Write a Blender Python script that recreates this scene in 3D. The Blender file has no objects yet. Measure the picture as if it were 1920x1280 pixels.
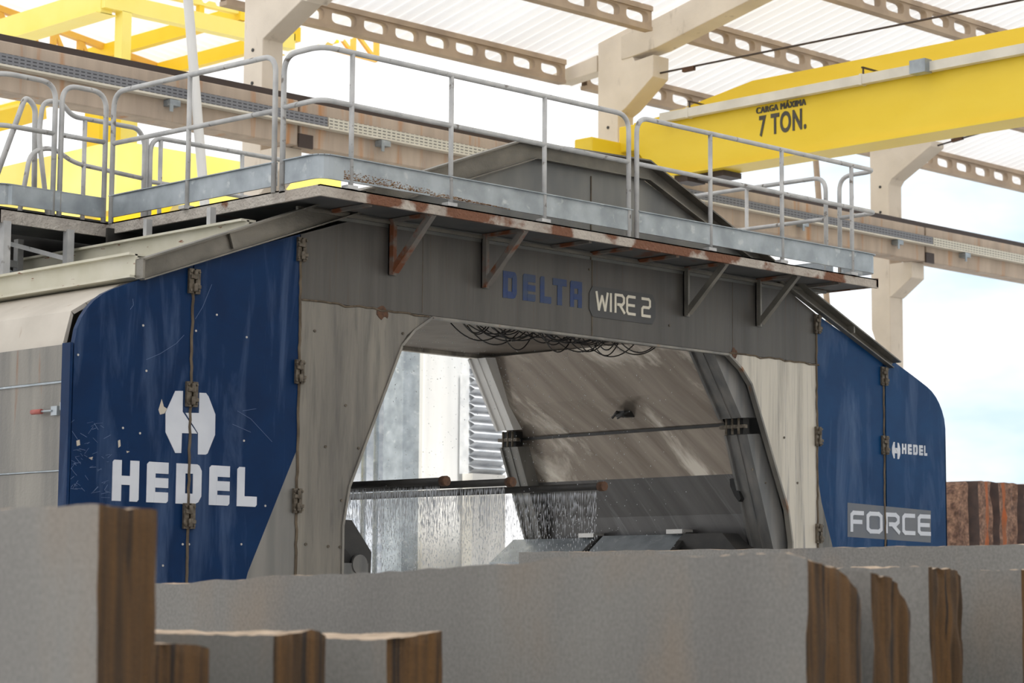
import bpy, bmesh, math, random
import numpy as np
from mathutils import Vector, noise as mnoise

random.seed(7)
SC = bpy.context.scene
COL = SC.collection

# ------------------------------------------------------------------ camera, sky, sun, exposure
F = 4340.0                      # focal length in pixels of the 1920 px wide frame
YAW, TILT, ROLL = 0.79, 0.1124, 0.0069
CAM = np.array([-12.1, -14.74, 1.7])
_fh = np.array([math.cos(YAW), math.sin(YAW), 0.0])
FW = _fh * math.cos(TILT) + np.array([0, 0, math.sin(TILT)])
_r = np.array([math.sin(YAW), -math.cos(YAW), 0.0])
_u = np.cross(_r, FW)
RT = _r * math.cos(ROLL) + _u * math.sin(ROLL)
UP = -_r * math.sin(ROLL) + _u * math.cos(ROLL)

cam = bpy.data.cameras.new('camera')
cam.sensor_width = 36.0
cam.lens = F / 1920 * 36.0
cam.clip_end = 2000
cam.dof.use_dof = True
cam.dof.focus_distance = 20.0
cam.dof.aperture_fstop = 3.6
camo = bpy.data.objects.new('camera', cam)
COL.objects.link(camo)
from mathutils import Matrix
M = Matrix(((RT[0], UP[0], -FW[0], CAM[0]), (RT[1], UP[1], -FW[1], CAM[1]), (RT[2], UP[2], -FW[2], CAM[2]), (0, 0, 0, 1)))
camo.matrix_world = M
SC.camera = camo


def at(x, y, **k):
    """survey: the world point seen at a photo pixel, on the plane X, Y or Z = value"""
    d = FW + RT * (x - 960) / F - UP * (y - 640) / F
    (a, v), = k.items()
    i = 'XYZ'.index(a)
    return CAM + d * (v - CAM[i]) / d[i]


def deep(x, y, d):
    return CAM + (FW + RT * (x - 960) / F - UP * (y - 640) / F) * d


SC.view_settings.view_transform = 'Standard'
SC.view_settings.look = 'None'
SC.view_settings.exposure = 0.0
SC.view_settings.gamma = 1.0
SC.view_settings.use_curve_mapping = False

W = bpy.data.worlds.new('world')
SC.world = W
W.use_nodes = True
wn, wl = W.node_tree.nodes, W.node_tree.links
wn.clear()
wo = wn.new('ShaderNodeOutputWorld')
bg = wn.new('ShaderNodeBackground')
tc = wn.new('ShaderNodeTexCoord')
mp = wn.new('ShaderNodeMapping')
mp.inputs['Scale'].default_value = (5.0, 5.0, 13.0)
mp.inputs['Location'].default_value = (0.35, 0.2, 0.55)
nz = wn.new('ShaderNodeTexNoise')
nz.inputs['Scale'].default_value = 1.3
nz.inputs['Detail'].default_value = 5
cr = wn.new('ShaderNodeValToRGB')
cr.color_ramp.elements[0].position = 0.36
cr.color_ramp.elements[0].color = (0.68, 0.86, 1.0, 1)
cr.color_ramp.elements[1].position = 0.57
cr.color_ramp.elements[1].color = (1.12, 1.12, 1.12, 1)
wl.new(tc.outputs['Generated'], mp.inputs['Vector'])
wl.new(mp.outputs['Vector'], nz.inputs['Vector'])
# thicker cloud toward the left of the yard (+Y), broken cloud toward +X
dt = wn.new('ShaderNodeVectorMath')
dt.operation = 'DOT_PRODUCT'
dt.inputs[1].default_value = (-0.545, 0.839, 0.0)
wl.new(tc.outputs['Generated'], dt.inputs[0])
ma = wn.new('ShaderNodeMath')
ma.operation = 'MULTIPLY_ADD'
ma.use_clamp = True
ma.inputs[1].default_value = 0.75
wl.new(dt.outputs['Value'], ma.inputs[0])
wl.new(nz.outputs['Fac'], ma.inputs[2])
wl.new(ma.outputs['Value'], cr.inputs['Fac'])
wl.new(cr.outputs['Color'], bg.inputs['Color'])
bg.inputs['Strength'].default_value = 1.1
wl.new(bg.outputs['Background'], wo.inputs['Surface'])

sun = bpy.data.lights.new('sun', 'SUN')
sun.energy = 5.0
sun.angle = math.radians(3)
sun.color = (1.0, 0.985, 0.965)
suno = bpy.data.objects.new('sun', sun)
COL.objects.link(suno)
# high sun from the camera's side
suno.rotation_euler = Vector((0.42, 0.52, -1.0)).to_track_quat('-Z', 'Y').to_euler()


# ------------------------------------------------------------------ materials
def lin(c):
    return tuple(((v / 255) / 12.92 if v / 255 <= 0.04045 else ((v / 255 + 0.055) / 1.055) ** 2.4) for v in c) + (1,)


def pmat(name, c1, c2=None, scale=(3, 3, 3), rough=0.6, metal=0.0, lo=0.35, hi=0.65, detail=5,
         c3=None, s3=(1, 1, 1), lo3=0.6, hi3=0.7, bump=0.0, bscale=40, transl=0.0, spec=0.5, fine=0.0, fscale=120, nrough=.5, ndist=0.0, rotx=0.0):
    """two noise-mixed colours, an optional third stain or highlight colour, optional bump / translucency / grain"""
    m = bpy.data.materials.new(name)
    m.use_nodes = True
    n, l = m.node_tree.nodes, m.node_tree.links
    b = n['Principled BSDF']
    b.inputs['Roughness'].default_value = rough
    b.inputs['Metallic'].default_value = metal
    b.inputs['Specular IOR Level'].default_value = spec
    t = n.new('ShaderNodeTexCoord')

    def noise(sc, d):
        mm = n.new('ShaderNodeMapping')
        mm.inputs['Scale'].default_value = sc
        if rotx:
            mm.vector_type = 'TEXTURE'
            mm.inputs['Rotation'].default_value = (rotx, 0, 0)
            mm.inputs['Scale'].default_value = tuple(1 / v for v in sc)
        l.new(t.outputs['Object'], mm.inputs['Vector'])
        x = n.new('ShaderNodeTexNoise')
        x.inputs['Scale'].default_value = 1.0
        x.inputs['Detail'].default_value = d
        x.inputs['Roughness'].default_value = nrough
        x.inputs['Distortion'].default_value = ndist
        l.new(mm.outputs['Vector'], x.inputs['Vector'])
        return x.outputs['Fac']

    def ramp(f, a, bb):
        x = n.new('ShaderNodeMapRange')
        x.inputs['From Min'].default_value = a
        x.inputs['From Max'].default_value = bb
        l.new(f, x.inputs['Value'])
        return x.outputs['Result']

    def mix(f, a, bb):
        x = n.new('ShaderNodeMix')
        x.data_type = 'RGBA'
        l.new(f, x.inputs['Factor'])
        for s, v in ((6, a), (7, bb)):
            if isinstance(v, tuple):
                x.inputs[s].default_value = v
            else:
                l.new(v, x.inputs[s])
        return x.outputs[2]
    out = None
    if c2 is None:
        out = lin(c1)
        b.inputs['Base Color'].default_value = out
    else:
        out = mix(ramp(noise(scale, detail), lo, hi), lin(c1), lin(c2))
    if c3 is not None:
        out = mix(ramp(noise(s3, 6), lo3, hi3), out, lin(c3))
    if fine:
        g = ramp(noise((fscale,) * 3, 2), 0.3, 0.7)
        x = n.new('ShaderNodeMix')
        x.data_type = 'RGBA'
        x.blend_type = 'OVERLAY'
        x.inputs['Factor'].default_value = fine
        if isinstance(out, tuple):
            x.inputs[6].default_value = out
        else:
            l.new(out, x.inputs[6])
        l.new(g, x.inputs[7])
        out = x.outputs[2]
    if not isinstance(out, tuple):
        l.new(out, b.inputs['Base Color'])
    if bump:
        bp = n.new('ShaderNodeBump')
        bp.inputs['Strength'].default_value = bump
        bp.inputs['Distance'].default_value = 0.02
        l.new(noise((bscale,) * 3, 4), bp.inputs['Height'])
        l.new(bp.outputs['Normal'], b.inputs['Normal'])
    if transl:
        tr = n.new('ShaderNodeBsdfTranslucent')
        if isinstance(out, tuple):
            tr.inputs['Color'].default_value = out
        else:
            l.new(out, tr.inputs['Color'])
        ms = n.new('ShaderNodeMixShader')
        ms.inputs['Fac'].default_value = transl
        l.new(b.outputs[0], ms.inputs[1])
        l.new(tr.outputs[0], ms.inputs[2])
        l.new(ms.outputs[0], n['Material Output'].inputs['Surface'])
    return m


STREAK = (7, 7, 0.35)
MAT = dict(
    beam_steel=pmat('shaded_dirty_steel', (70, 68, 66), (94, 91, 87), (5, 5, .28), .45, .3, lo=.3, hi=.72, detail=11, nrough=.72, ndist=.25, c3=(86, 68, 54), s3=(30, 30, .5), lo3=.58, hi3=.78),  # shade under the deck put into a darker colour, plus dirt streaks
    pillar_steel=pmat('streaked_steel', (92, 90, 87), (140, 135, 125), (3.2, 3.2, .3), .42, .3, lo=.32, hi=.7, detail=11, nrough=.68, ndist=.35, c3=(76, 76, 75), s3=(5, 5, .45), lo3=.5, hi3=.7),
    pale_steel=pmat('limescaled_steel', (196, 190, 178), (126, 121, 113), (3.6, 3.6, .16), .5, .2, lo=.44, hi=.66, detail=11, nrough=.7, ndist=.3, c3=(92, 96, 106), s3=(16, 16, .25), lo3=.58, hi3=.68),
    door_steel=pmat('bare_door_steel', (112, 112, 110), (132, 130, 126), (7, 7, .5), .4, .35),
    blue=pmat('chalky_blue_paint', (0, 34, 72), (0, 41, 82), (2, 2, 2), .42, 0, spec=.15, c3=(78, 98, 130), s3=(3.4, 3.4, .5), lo3=.5, hi3=.82, nrough=.62, ndist=.5),
    blue_far=pmat('faded_blue_paint', (0, 48, 90), (4, 57, 101), (2, 2, 2), .42, 0, spec=.18, c3=(84, 104, 136), s3=(3, 3, .6), lo3=.52, hi3=.82, nrough=.62, ndist=.5),
    galv=pmat('galvanised_steel', (168, 176, 182), (142, 150, 156), (5, 5, 5), .4, .45, c3=(186, 192, 194), s3=(9, 9, 9)),
    tube=pmat('galvanised_tube', (196, 196, 195), (172, 173, 174), (6, 6, 6), .45, .15, c3=(118, 112, 106), s3=(11, 11, 11), lo3=.62, hi3=.7),
    tread_clean=pmat('tread_plate', (190, 184, 176), (164, 157, 150), (7, 7, 7), .7, .1, c3=(120, 84, 62), s3=(5, 5, 5), lo3=.66, hi3=.72, bump=.9, bscale=38),
    tread=pmat('rusty_tread_plate', (186, 178, 168), (164, 154, 144), (4, 4, 4), .7, .1, c3=(116, 76, 54), s3=(2.2, 2.2, 3), lo3=.5, hi3=.56, bump=.9, bscale=38),
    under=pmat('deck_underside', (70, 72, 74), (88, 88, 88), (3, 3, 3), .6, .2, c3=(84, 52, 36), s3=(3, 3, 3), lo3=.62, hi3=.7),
    rafter=pmat('weathered_rafter_steel', (98, 96, 90), (128, 124, 116), (3, 3, 3), .38, .5, bump=.15, bscale=60),
    gable=pmat('dusty_gable_steel', (112, 114, 114), (134, 134, 130), (3, 3, 1), .5, .3),
    cream=pmat('cream_paint', (196, 192, 172), (208, 204, 188), (3, 3, 3), .55, 0, c3=(134, 84, 56), s3=(7, 7, 30), lo3=.68, hi3=.72),
    hood=pmat('beige_hood', (204, 197, 186), (190, 183, 172), (2, 2, 2), .6, .1, c3=(150, 120, 98), s3=(7, 7, 1), lo3=.66, hi3=.8),
    side=pmat('stained_side_steel', (140, 136, 128), (112, 110, 106), (5, 5, .5), .45, .3, c3=(132, 92, 62), s3=(9, 9, .8), lo3=.64, hi3=.76, bump=.2),
    inner=pmat('polished_tunnel_steel', (128, 118, 108), (166, 156, 145), (.8, 6, .5), .24, .42, lo=.32, hi=.66, detail=9, nrough=.62, ndist=.4, c3=(226, 218, 206), s3=(.6, 1.5, .55), lo3=.52, hi3=.62, rotx=-.75),  # pale third colour paints in bright reflections along with lime residue
    inner_dark=pmat('shaded_tunnel_steel', (86, 85, 85), (104, 103, 103), (.8, 5, .45), .3, .5, detail=8, nrough=.6, c3=(126, 126, 128), s3=(.6, 6, .4), lo3=.6, hi3=.72, rotx=-.6),  # darker copy for the lower folds, their shade put into the colour
    channel=pmat('wet_channel_steel', (124, 122, 119), (98, 99, 99), (8, 8, 1), .4, .4),
    ceiling=pmat('tunnel_liner', (98, 88, 80), (116, 106, 96), (3, 3, 3), .5, .1),
    dark=pmat('dark_steel', (44, 44, 44), (58, 56, 54), (5, 5, 5), .5, .2),
    black=pmat('black_recess', (14, 14, 15), None),
    wire=pmat('black_wire', (24, 24, 26), None, rough=.35),
    ochre_rust=pmat('ochre_rust', (150, 116, 74), (128, 92, 60), (30, 30, 30), .85),
    rust=pmat('rusty_cap', (96, 66, 44), (70, 48, 36), (30, 30, 30), .8),
    rusty_bracket=pmat('rusty_bracket_steel', (104, 100, 96), (128, 122, 114), (5, 5, 5), .6, .2, c3=(112, 66, 40), s3=(5, 5, 5), lo3=.48, hi3=.58),
    hinge=pmat('grimy_hinge', (110, 102, 90), (74, 66, 56), (25, 25, 25), .5, .4),
    grime=pmat('grime_seam', (74, 64, 52), (104, 92, 76), (20, 20, 8), .85),
    white=pmat('white_lettering', (204, 208, 216), (190, 195, 205), (3, 3, 3), .5),
    delta=pmat('faded_blue_lettering', (10, 46, 100), (44, 60, 86), (5, 5, 14), .5),
    sign=pmat('dark_sign_plate', (58, 58, 60), (68, 68, 68), (3, 3, 3), .5),
    signtext=pmat('cream_lettering', (214, 208, 192), None, rough=.5),
    force=pmat('grey_sticker_ground', (104, 106, 110), (92, 98, 108), (4, 4, 1), .5),
    scratch=pmat('scratched_paint', (96, 116, 150), None),
    scar=pmat('bare_paint_chip', (186, 178, 164), None),
    bright=pmat('bright_rivet', (190, 188, 184), None, rough=.3, metal=.5),
    yellow=pmat('crane_yellow', (240, 206, 44), (246, 214, 60), (.6, .6, 2), .42, 0, c3=(206, 176, 78), s3=(.7, .7, 2), lo3=.62, hi3=.76),
    yellow2=pmat('shed_yellow', (246, 204, 20), (250, 214, 44), (1, 1, 1), .5),
    pale_yellow=pmat('pale_yellow', (250, 228, 112), (252, 234, 130), (1, 1, 1), .5),
    orange=pmat('truss_amber', (226, 170, 60), (236, 186, 76), (1, 1, 1), .5),
    cranetext=pmat('dark_stencil', (62, 60, 56), (84, 80, 70), (4, 4, 4), .6),
    conduit=pmat('pale_conduit', (226, 220, 206), (212, 206, 192), (3, 3, 3), .5),
    concrete=pmat('precast_concrete', (230, 219, 204), (214, 203, 188), (1.3, 1.3, 1.3), .85, 0, c3=(170, 158, 144), s3=(5, 5, 2), lo3=.62, hi3=.8, bump=.1),
    beamcon=pmat('stained_beam_concrete', (198, 181, 164), (178, 162, 147), (5, 5, .7), .85, 0, c3=(190, 138, 92), s3=(6, 6, .5), lo3=.58, hi3=.75, bump=.1),
    purlin=pmat('purlin_concrete', (188, 168, 146), (166, 148, 130), (2, 2, 2), .85),
    rail=pmat('dark_rail', (62, 50, 46), None, rough=.6),
    roof=pmat('translucent_roof_sheet', (250, 248, 247), (240, 236, 233), (.5, .1, .1), .5, 0, transl=.42),
    ground=pmat('dusty_concrete_yard', (188, 187, 185), (200, 199, 197), (.3, .3, .3), .9),
    granite=pmat('sawn_grey_granite', (134, 132, 128), (123, 121, 118), (1.2, 1.2, .6), .7, 0, c3=(136, 127, 117), s3=(1.8, 1.8, .8), lo3=.55, hi3=.72, fine=.13, fscale=60),
    granite_end=pmat('rusty_split_granite', (98, 69, 33), (58, 42, 24), (20, 20, .5), .8, 0, c3=(36, 27, 20), s3=(34, 34, .5), lo3=.56, hi3=.64, bump=.35, bscale=26, fine=.15),
    granite_top=pmat('pale_split_granite', (196, 176, 154), (166, 146, 124), (9, 9, 9), .85, 0, bump=.6, bscale=30),
    red=pmat('red_brown_granite', (150, 118, 100), (96, 72, 62), (9, 9, 9), .85, 0, c3=(168, 88, 50), s3=(2.2, 2.2, .2), lo3=.58, hi3=.66, bump=.9, bscale=14, fine=.4, fscale=26),
    orange_stone=pmat('orange_stained_stone', (172, 96, 58), (140, 92, 66), (9, 9, 4), .9),
    groove=pmat('drill_groove_shadowed_stone', (72, 62, 62), (88, 74, 70), (9, 9, 9), .9),
    redclamp=pmat('red_grip', (168, 92, 84), None, rough=.5),
    tarp=pmat('silver_tarpaulin', (226, 229, 234), (184, 190, 200), (3, 3, 6), .4, 0, bump=.8, bscale=5),
    bellows=pmat('grey_bellows', (226, 229, 233), (196, 200, 206), (4, 4, 4), .5),
    whitesteel=pmat('pale_grey_column_paint', (236, 235, 232), (216, 216, 214), (3, 3, .4), .5),
    water=pmat('water', (244, 247, 252), None, rough=.1, transl=.55, spec=.9),
    tray=None,
)


def tray_mat(name, c, hole):
    m = bpy.data.materials.new(name)
    m.use_nodes = True
    n, l = m.node_tree.nodes, m.node_tree.links
    t = n.new('ShaderNodeTexCoord')
    mm = n.new('ShaderNodeMapping')
    mm.inputs['Rotation'].default_value = (math.radians(-90), 0, 0)
    l.new(t.outputs['Object'], mm.inputs['Vector'])
    b = n.new('ShaderNodeTexBrick')
    b.offset = 0
    b.inputs['Scale'].default_value = 1
    b.inputs['Brick Width'].default_value = .085
    b.inputs['Row Height'].default_value = .042
    b.inputs['Mortar Size'].default_value = .014
    b.inputs['Mortar Smooth'].default_value = 0
    b.inputs['Color1'].default_value = b.inputs['Color2'].default_value = lin(hole)
    b.inputs['Mortar'].default_value = lin(c)
    l.new(mm.outputs['Vector'], b.inputs['Vector'])
    l.new(b.outputs['Color'], n['Principled BSDF'].inputs['Base Color'])
    n['Principled BSDF'].inputs['Roughness'].default_value = .6
    return m


MAT['tray'] = tray_mat('perforated_tray_grey', (126, 128, 134), (58, 60, 66))
MAT['tray_pale'] = tray_mat('perforated_tray_pale', (214, 210, 196), (96, 96, 90))


# ------------------------------------------------------------------ mesh helpers
class MB:
    def __init__(s):
        s.v, s.f, s.m, s.sm = [], [], [], []

    def face(s, idx, m=0, smooth=False):
        s.f.append(tuple(idx)); s.m.append(m); s.sm.append(smooth)

    def add(s, pts):
        i = len(s.v)
        s.v += [tuple(float(c) for c in p) for p in pts]
        return i

    def box(s, x0, x1, y0, y1, z0, z1, m=0):
        i = s.add([(x0, y0, z0), (x1, y0, z0), (x1, y1, z0), (x0, y1, z0), (x0, y0, z1), (x1, y0, z1), (x1, y1, z1), (x0, y1, z1)])
        for q in ((0, 3, 2, 1), (4, 5, 6, 7), (0, 1, 5, 4), (1, 2, 6, 5), (2, 3, 7, 6), (3, 0, 4, 7)):
            s.face([i + k for k in q], m)
        return s

    def prism(s, poly, axis, a0, a1, m=0, mside=None):
        """poly: (u,w) list; axis 'Y': (x,z), axis 'X': (y,z), axis 'Z': (x,y)"""
        def pt(u, w, a):
            return {'Y': (u, a, w), 'X': (a, u, w), 'Z': (u, w, a)}[axis]
        n = len(poly)
        i = s.add([pt(u, w, a0) for u, w in poly] + [pt(u, w, a1) for u, w in poly])
        s.face(range(i, i + n), m)
        s.face(range(i + 2 * n - 1, i + n - 1, -1), m)
        for k in range(n):
            s.face((i + k, i + (k + 1) % n, i + n + (k + 1) % n, i + n + k), m if mside is None else mside)
        return s

    def bar(s, p, q, w, h, up=(0, 0, 1), m=0):
        """rectangular bar from p to q, width w sideways, height h along up"""
        p, q = Vector(p), Vector(q)
        d = (q - p).normalized()
        u = Vector(up)
        side = d.cross(u).normalized()
        u2 = side.cross(d).normalized()
        pts = []
        for e in (p, q):
            for a, b in ((-1, -1), (1, -1), (1, 1), (-1, 1)):
                pts.append(e + side * (a * w / 2) + u2 * (b * h / 2))
        i = s.add(pts)
        for fq in ((0, 1, 2, 3), (7, 6, 5, 4), (0, 4, 5, 1), (1, 5, 6, 2), (2, 6, 7, 3), (3, 7, 4, 0)):
            s.face([i + k for k in fq], m)
        return s

    def tube(s, pts, r, n=10, m=0, caps=True):
        pts = [Vector(p) for p in pts]
        N = len(pts)
        tang = []
        for k in range(N):
            a = pts[max(k - 1, 0)]; b = pts[min(k + 1, N - 1)]
            tang.append((b - a).normalized())
        ref = Vector((0, 0, 1)) if abs(tang[0].z) < .9 else Vector((1, 0, 0))
        nrm = tang[0].cross(ref).normalized()
        rings = []
        for k in range(N):
            t = tang[k]
            nrm = (nrm - t * nrm.dot(t)).normalized()
            b = t.cross(nrm)
            rings.append(s.add([pts[k] + (nrm * math.cos(2 * math.pi * j / n) + b * math.sin(2 * math.pi * j / n)) * r for j in range(n)]))
        for k in range(N - 1):
            for j in range(n):
                s.face((rings[k] + j, rings[k] + (j + 1) % n, rings[k + 1] + (j + 1) % n, rings[k + 1] + j), m, True)
        if caps:
            s.face([rings[0] + j for j in range(n)][::-1], m)
            s.face([rings[-1] + j for j in range(n)], m)
        return s

    def build(s, name, mats, parent=None, bevel=0.0):
        if not isinstance(mats, (list, tuple)):
            mats = [mats]
        me = bpy.data.meshes.new(name)
        off = parent_loc(parent)
        me.from_pydata([(x - off[0], y - off[1], z - off[2]) for x, y, z in s.v], [], s.f)
        for mt in mats:
            me.materials.append(MAT[mt] if isinstance(mt, str) else mt)
        me.polygons.foreach_set('material_index', s.m)
        me.polygons.foreach_set('use_smooth', s.sm)
        bm = bmesh.new(); bm.from_mesh(me)
        bmesh.ops.recalc_face_normals(bm, faces=bm.faces)
        bm.to_mesh(me); bm.free()
        me.update()
        o = bpy.data.objects.new(name, me)
        COL.objects.link(o)
        if parent is not None:
            o.parent = parent
        if bevel:
            b = o.modifiers.new('bevel', 'BEVEL')
            b.width = bevel; b.segments = 2; b.limit_method = 'ANGLE'
        return o


def parent_loc(p):
    v = Vector((0, 0, 0))
    while p is not None:
        v += Vector(p.location); p = p.parent
    return v


def empty(name, loc, label, cat, group=None):
    o = bpy.data.objects.new(name, None)
    COL.objects.link(o)
    o.location = [float(c) for c in loc]
    return tag(o, label, cat, group)


def tag(o, label=None, cat=None, group=None, kind=None):
    if label: o['label'] = label
    if cat: o['category'] = cat
    if group: o['group'] = group
    if kind: o['kind'] = kind
    return o


def fillet(pts, r, n=6):
    pts = [Vector(p) for p in pts]
    out = [pts[0]]
    for k in range(1, len(pts) - 1):
        a, b, c = pts[k - 1], pts[k], pts[k + 1]
        d1, d2 = (a - b), (c - b)
        rr = min(r, d1.length * .49, d2.length * .49)
        p, q = b + d1.normalized() * rr, b + d2.normalized() * rr
        for j in range(n + 1):
            t = j / n
            out.append(p * (1 - t) ** 2 + b * 2 * t * (1 - t) + q * t ** 2)
    out.append(pts[-1])
    return out


def pix(pl, **k):
    """(x,z) pairs on a front plane Y=..., or (y,z) on X=..."""
    out = []
    for x, y in pl:
        p = at(x, y, **k)
        out.append((p[0], p[2]) if 'Y' in k else (p[1], p[2]))
    return out


# ------------------------------------------------------------------ lettering (stroke and block glyphs)
STROKES = {
    'W': [[(0, 1), (.22, 0), (.5, .8), (.78, 0), (1, 1)]],
    'I': [[(.5, 0), (.5, 1)]],
    'R': [[(0, 0), (0, 1), (.75, 1), (.95, .86), (.95, .6), (.75, .45), (.25, .45)], [(.45, .45), (1, 0)]],
    'E': [[(1, 1), (.16, 1), (0, .88), (0, .12), (.16, 0), (1, 0)], [(.16, .5), (.9, .5)]],
    '2': [[(0, 1), (.84, 1), (1, .9), (1, .6), (.84, .5), (.16, .5), (0, .4), (0, 0), (1, 0)]],
    'F': [[(0, 0), (0, .88), (.16, 1), (1, 1)], [(.16, .5), (.85, .5)]],
    'O': [[(.18, 0), (.82, 0), (1, .14), (1, .86), (.82, 1), (.18, 1), (0, .86), (0, .14), (.18, 0)]],
    'G': [[(1, .8), (.85, 1), (.2, 1), (0, .85), (0, .15), (.2, 0), (.9, 0), (1, .1), (1, .45), (.6, .45)]],
    'A': [[(0, 0), (.5, 1), (1, 0)], [(.2, .3), (.8, .3)]],
    'M': [[(0, 0), (0, 1), (.5, .25), (1, 1), (1, 0)]],
    'X': [[(0, 0), (1, 1)], [(0, 1), (1, 0)]],
    '7': [[(0, 1), (1, 1), (.35, 0)]],
    'T': [[(0, 1), (1, 1)], [(.5, 1), (.5, 0)]],
    'N': [[(0, 0), (0, 1), (1, 0), (1, 1)]],
    '.': [[(0, 0), (1, 0)]],
    "'": [[(0, 0), (1, 1)]],
    'C': [[(1, 1), (.16, 1), (0, .88), (0, .12), (.16, 0), (1, 0)]],
}
BLOCKS = {   # polygons in a unit box
    'H': [[(0, 0), (.34, 0), (.34, 1), (.06, 1), (0, .95)], [(.66, 0), (.94, 0), (1, .05), (1, 1), (.66, 1)], [(.3, .4), (.7, .4), (.7, .62), (.3, .62)]],
    'E': [[(0, 0), (.4, 0), (.4, 1), (.1, 1), (0, .94)], [(.35, .72), (1, .72), (1, 1), (.35, 1)], [(.35, .37), (1, .37), (1, .61), (.35, .61)], [(.35, 0), (.92, 0), (1, .05), (1, .26), (.35, .26)]],
    'D': [[(0, 0), (.36, 0), (.36, 1), (0, 1)], [(.3, .76), (.78, .76), (.9, .97), (.82, 1), (.3, 1)], [(.3, 0), (.74, 0), (.9, .06), (.78, .26), (.3, .26)], [(.66, .2), (.88, .05), (1, .2), (1, .84), (.9, .97), (.66, .8)]],
    'L': [[(0, 0), (.38, 0), (.38, 1), (.1, 1), (0, .94)], [(.3, 0), (.93, 0), (1, .05), (1, .26), (.3, .26)]],
    'T': [[(0, .74), (1, .74), (1, 1), (0, 1)], [(.33, 0), (.67, 0), (.67, .78), (.33, .78)]],
    'A': [[(0, 0), (.34, 0), (.34, .9), (0, .9)], [(.66, 0), (1, 0), (1, .9), (.66, .9)], [(0, .72), (1, .72), (1, 1), (.1, 1), (0, .94)], [(.3, .3), (.7, .3), (.7, .52), (.3, .52)]],
}


def stroke_text(mb, items, y, w, t=.004):
    """items: (char, x0, x1, z0, z1)"""
    for ch, x0, x1, z0, z1 in items:
        sx, sz = x1 - x0 - w, z1 - z0 - w
        kq = 0
        for line in STROKES[ch]:
            P = [Vector((x0 + w / 2 + a * sx, 0, z0 + w / 2 + b * sz)) for a, b in line]
            for p, q in zip(P, P[1:]):
                d = (q - p).normalized() * (w * .3)
                nrm = Vector((-d.z, 0, d.x)).normalized() * (w / 2)
                poly = [p - d - nrm, q + d - nrm, q + d + nrm, p - d + nrm]
                kq += 1
                mb.prism([(v.x, v.z) for v in poly], 'Y', y - t - .0004 * kq, y)


def block_text(mb, items, y, t=.004):
    for ch, x0, x1, z0, z1 in items:
        for kq, poly in enumerate(BLOCKS[ch]):
            mb.prism([(x0 + a * (x1 - x0), z0 + b * (z1 - z0)) for a, b in poly], 'Y', y - t - .0005 * kq, y)


# ================================================================== SETTING
g = MB()
g.add([(-400, -400, 0), (400, -400, 0), (400, 400, 0), (-400, 400, 0)])
g.face((0, 1, 2, 3))
tag(g.build('floor', 'ground'), kind='structure')

SLOPE = 0.22


def roofz(y):
    return 10.22 + SLOPE * (10.2 - y)


def corrugated(mb, x0, x1, ya, yb, zf, pitch=.25, amp=.032, per=6):
    n = int((x1 - x0) / pitch * per)
    rows = [ya, yb]
    base = mb.add([(x0 + (x1 - x0) * k / n, y, zf(y) + amp * math.sin(2 * math.pi * k / per)) for y in rows for k in range(n + 1)])
    for k in range(n):
        mb.face((base + k, base + k + 1, base + n + 2 + k, base + n + 1 + k), 0, True)


RIDGE = -9.0


def roofz2(y):
    return roofz(y) if y >= RIDGE else roofz(RIDGE) - SLOPE * (RIDGE - y)


rf = MB()
corrugated(rf, -30, 52, 10.85, RIDGE, roofz2, .24, .06)
corrugated(rf, -30, 52, RIDGE, -32.0, roofz2, .24, .06)
tag(rf.build('ceiling', 'roof'), kind='structure')
wb = MB().box(-30, 40, -32.2, -32.0, 0, 9.3)  # unseen rear wall, added to cut low sky light on the machine front
tag(wb.build('wall_blocker', 'concrete'), kind='structure')

# ------------------------------------------------------------------ concrete frame of the shed
COLX = [(6.72, .35), (13.68, .36), (20.70, .38)]
names = ['tall precast concrete column beside the yellow shed, partly behind the left guard rail',
         'precast concrete column with a big corbel behind the middle of the walkway railing',
         'tall precast concrete column beyond the right blue doors, under the yellow crane girder']


def yz(pl, x):
    return pix(pl, X=x)


# corbel silhouettes traced on each column's side face
sil = {
    0: [(450, 1110), (450, -60), (640, -60), (575, 2), (566, 0), (492, 73), (491, 1110)],
    1: [(1117, 1110), (1117, 77), (1185, 46), (1185, 104), (1190, 114), (1225, 102), (1224, 143), (1172, 203), (1159, 214), (1159, 1110)],
    2: [(1640, 1110), (1628, 290), (1628, 283), (1746, 262), (1746, 273), (1672, 335), (1671, 345), (1675, 1110)],
}
for i, (cx, cw) in enumerate(COLX):
    t = empty('concrete_column', (cx + cw / 2, 9.2, 0), names[i], 'column', 'precast columns under the crane runway')
    P = yz(sil[i], cx)
    yb = max(p[0] for p in P if p[1] < 8) if i == 2 else None
    P = [(y, max(z, 0.0)) for y, z in P]
    # make the shaft plumb
    if i == 2:
        P[0] = (9.42, 6.5); P[1] = (9.42, P[1][1]); P[2] = (9.42, P[2][1])
        P = [(9.2, 0.0), (9.2, 5.9)] + P
        P[-1] = (9.02, 0.0); P[-2] = (9.02, P[-2][1])
    elif i == 1:
        P[0] = (9.42, 0.0); P[1] = (9.42, P[1][1])
        P[-1] = (9.0, 0.0); P[-2] = (9.0, P[-2][1])
    else:
        P[0] = (9.40, 0.0); P[1] = (9.40, P[1][1])
        P[-1] = (9.0, 0.0); P[-2] = (9.0, P[-2][1])
    if i == 1: midcol = t
    MB().prism(P, 'X', cx, cx + cw).build('shaft', 'concrete', t, .012)
    MB().prism([(9.1, 7.04), (8.99, 7.04), (8.56, 7.34), (8.56, 7.62), (9.1, 7.62)], 'X', cx + .004, cx + cw - .004).build('corbel', 'concrete', t, .012)
    for dz in (0, .45):
        MB().tube([(cx - .012, 9.2, 8.55 + dz), (cx + .01, 9.2, 8.55 + dz)], .025, 8).build('socket_hole', 'dark', t)

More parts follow.
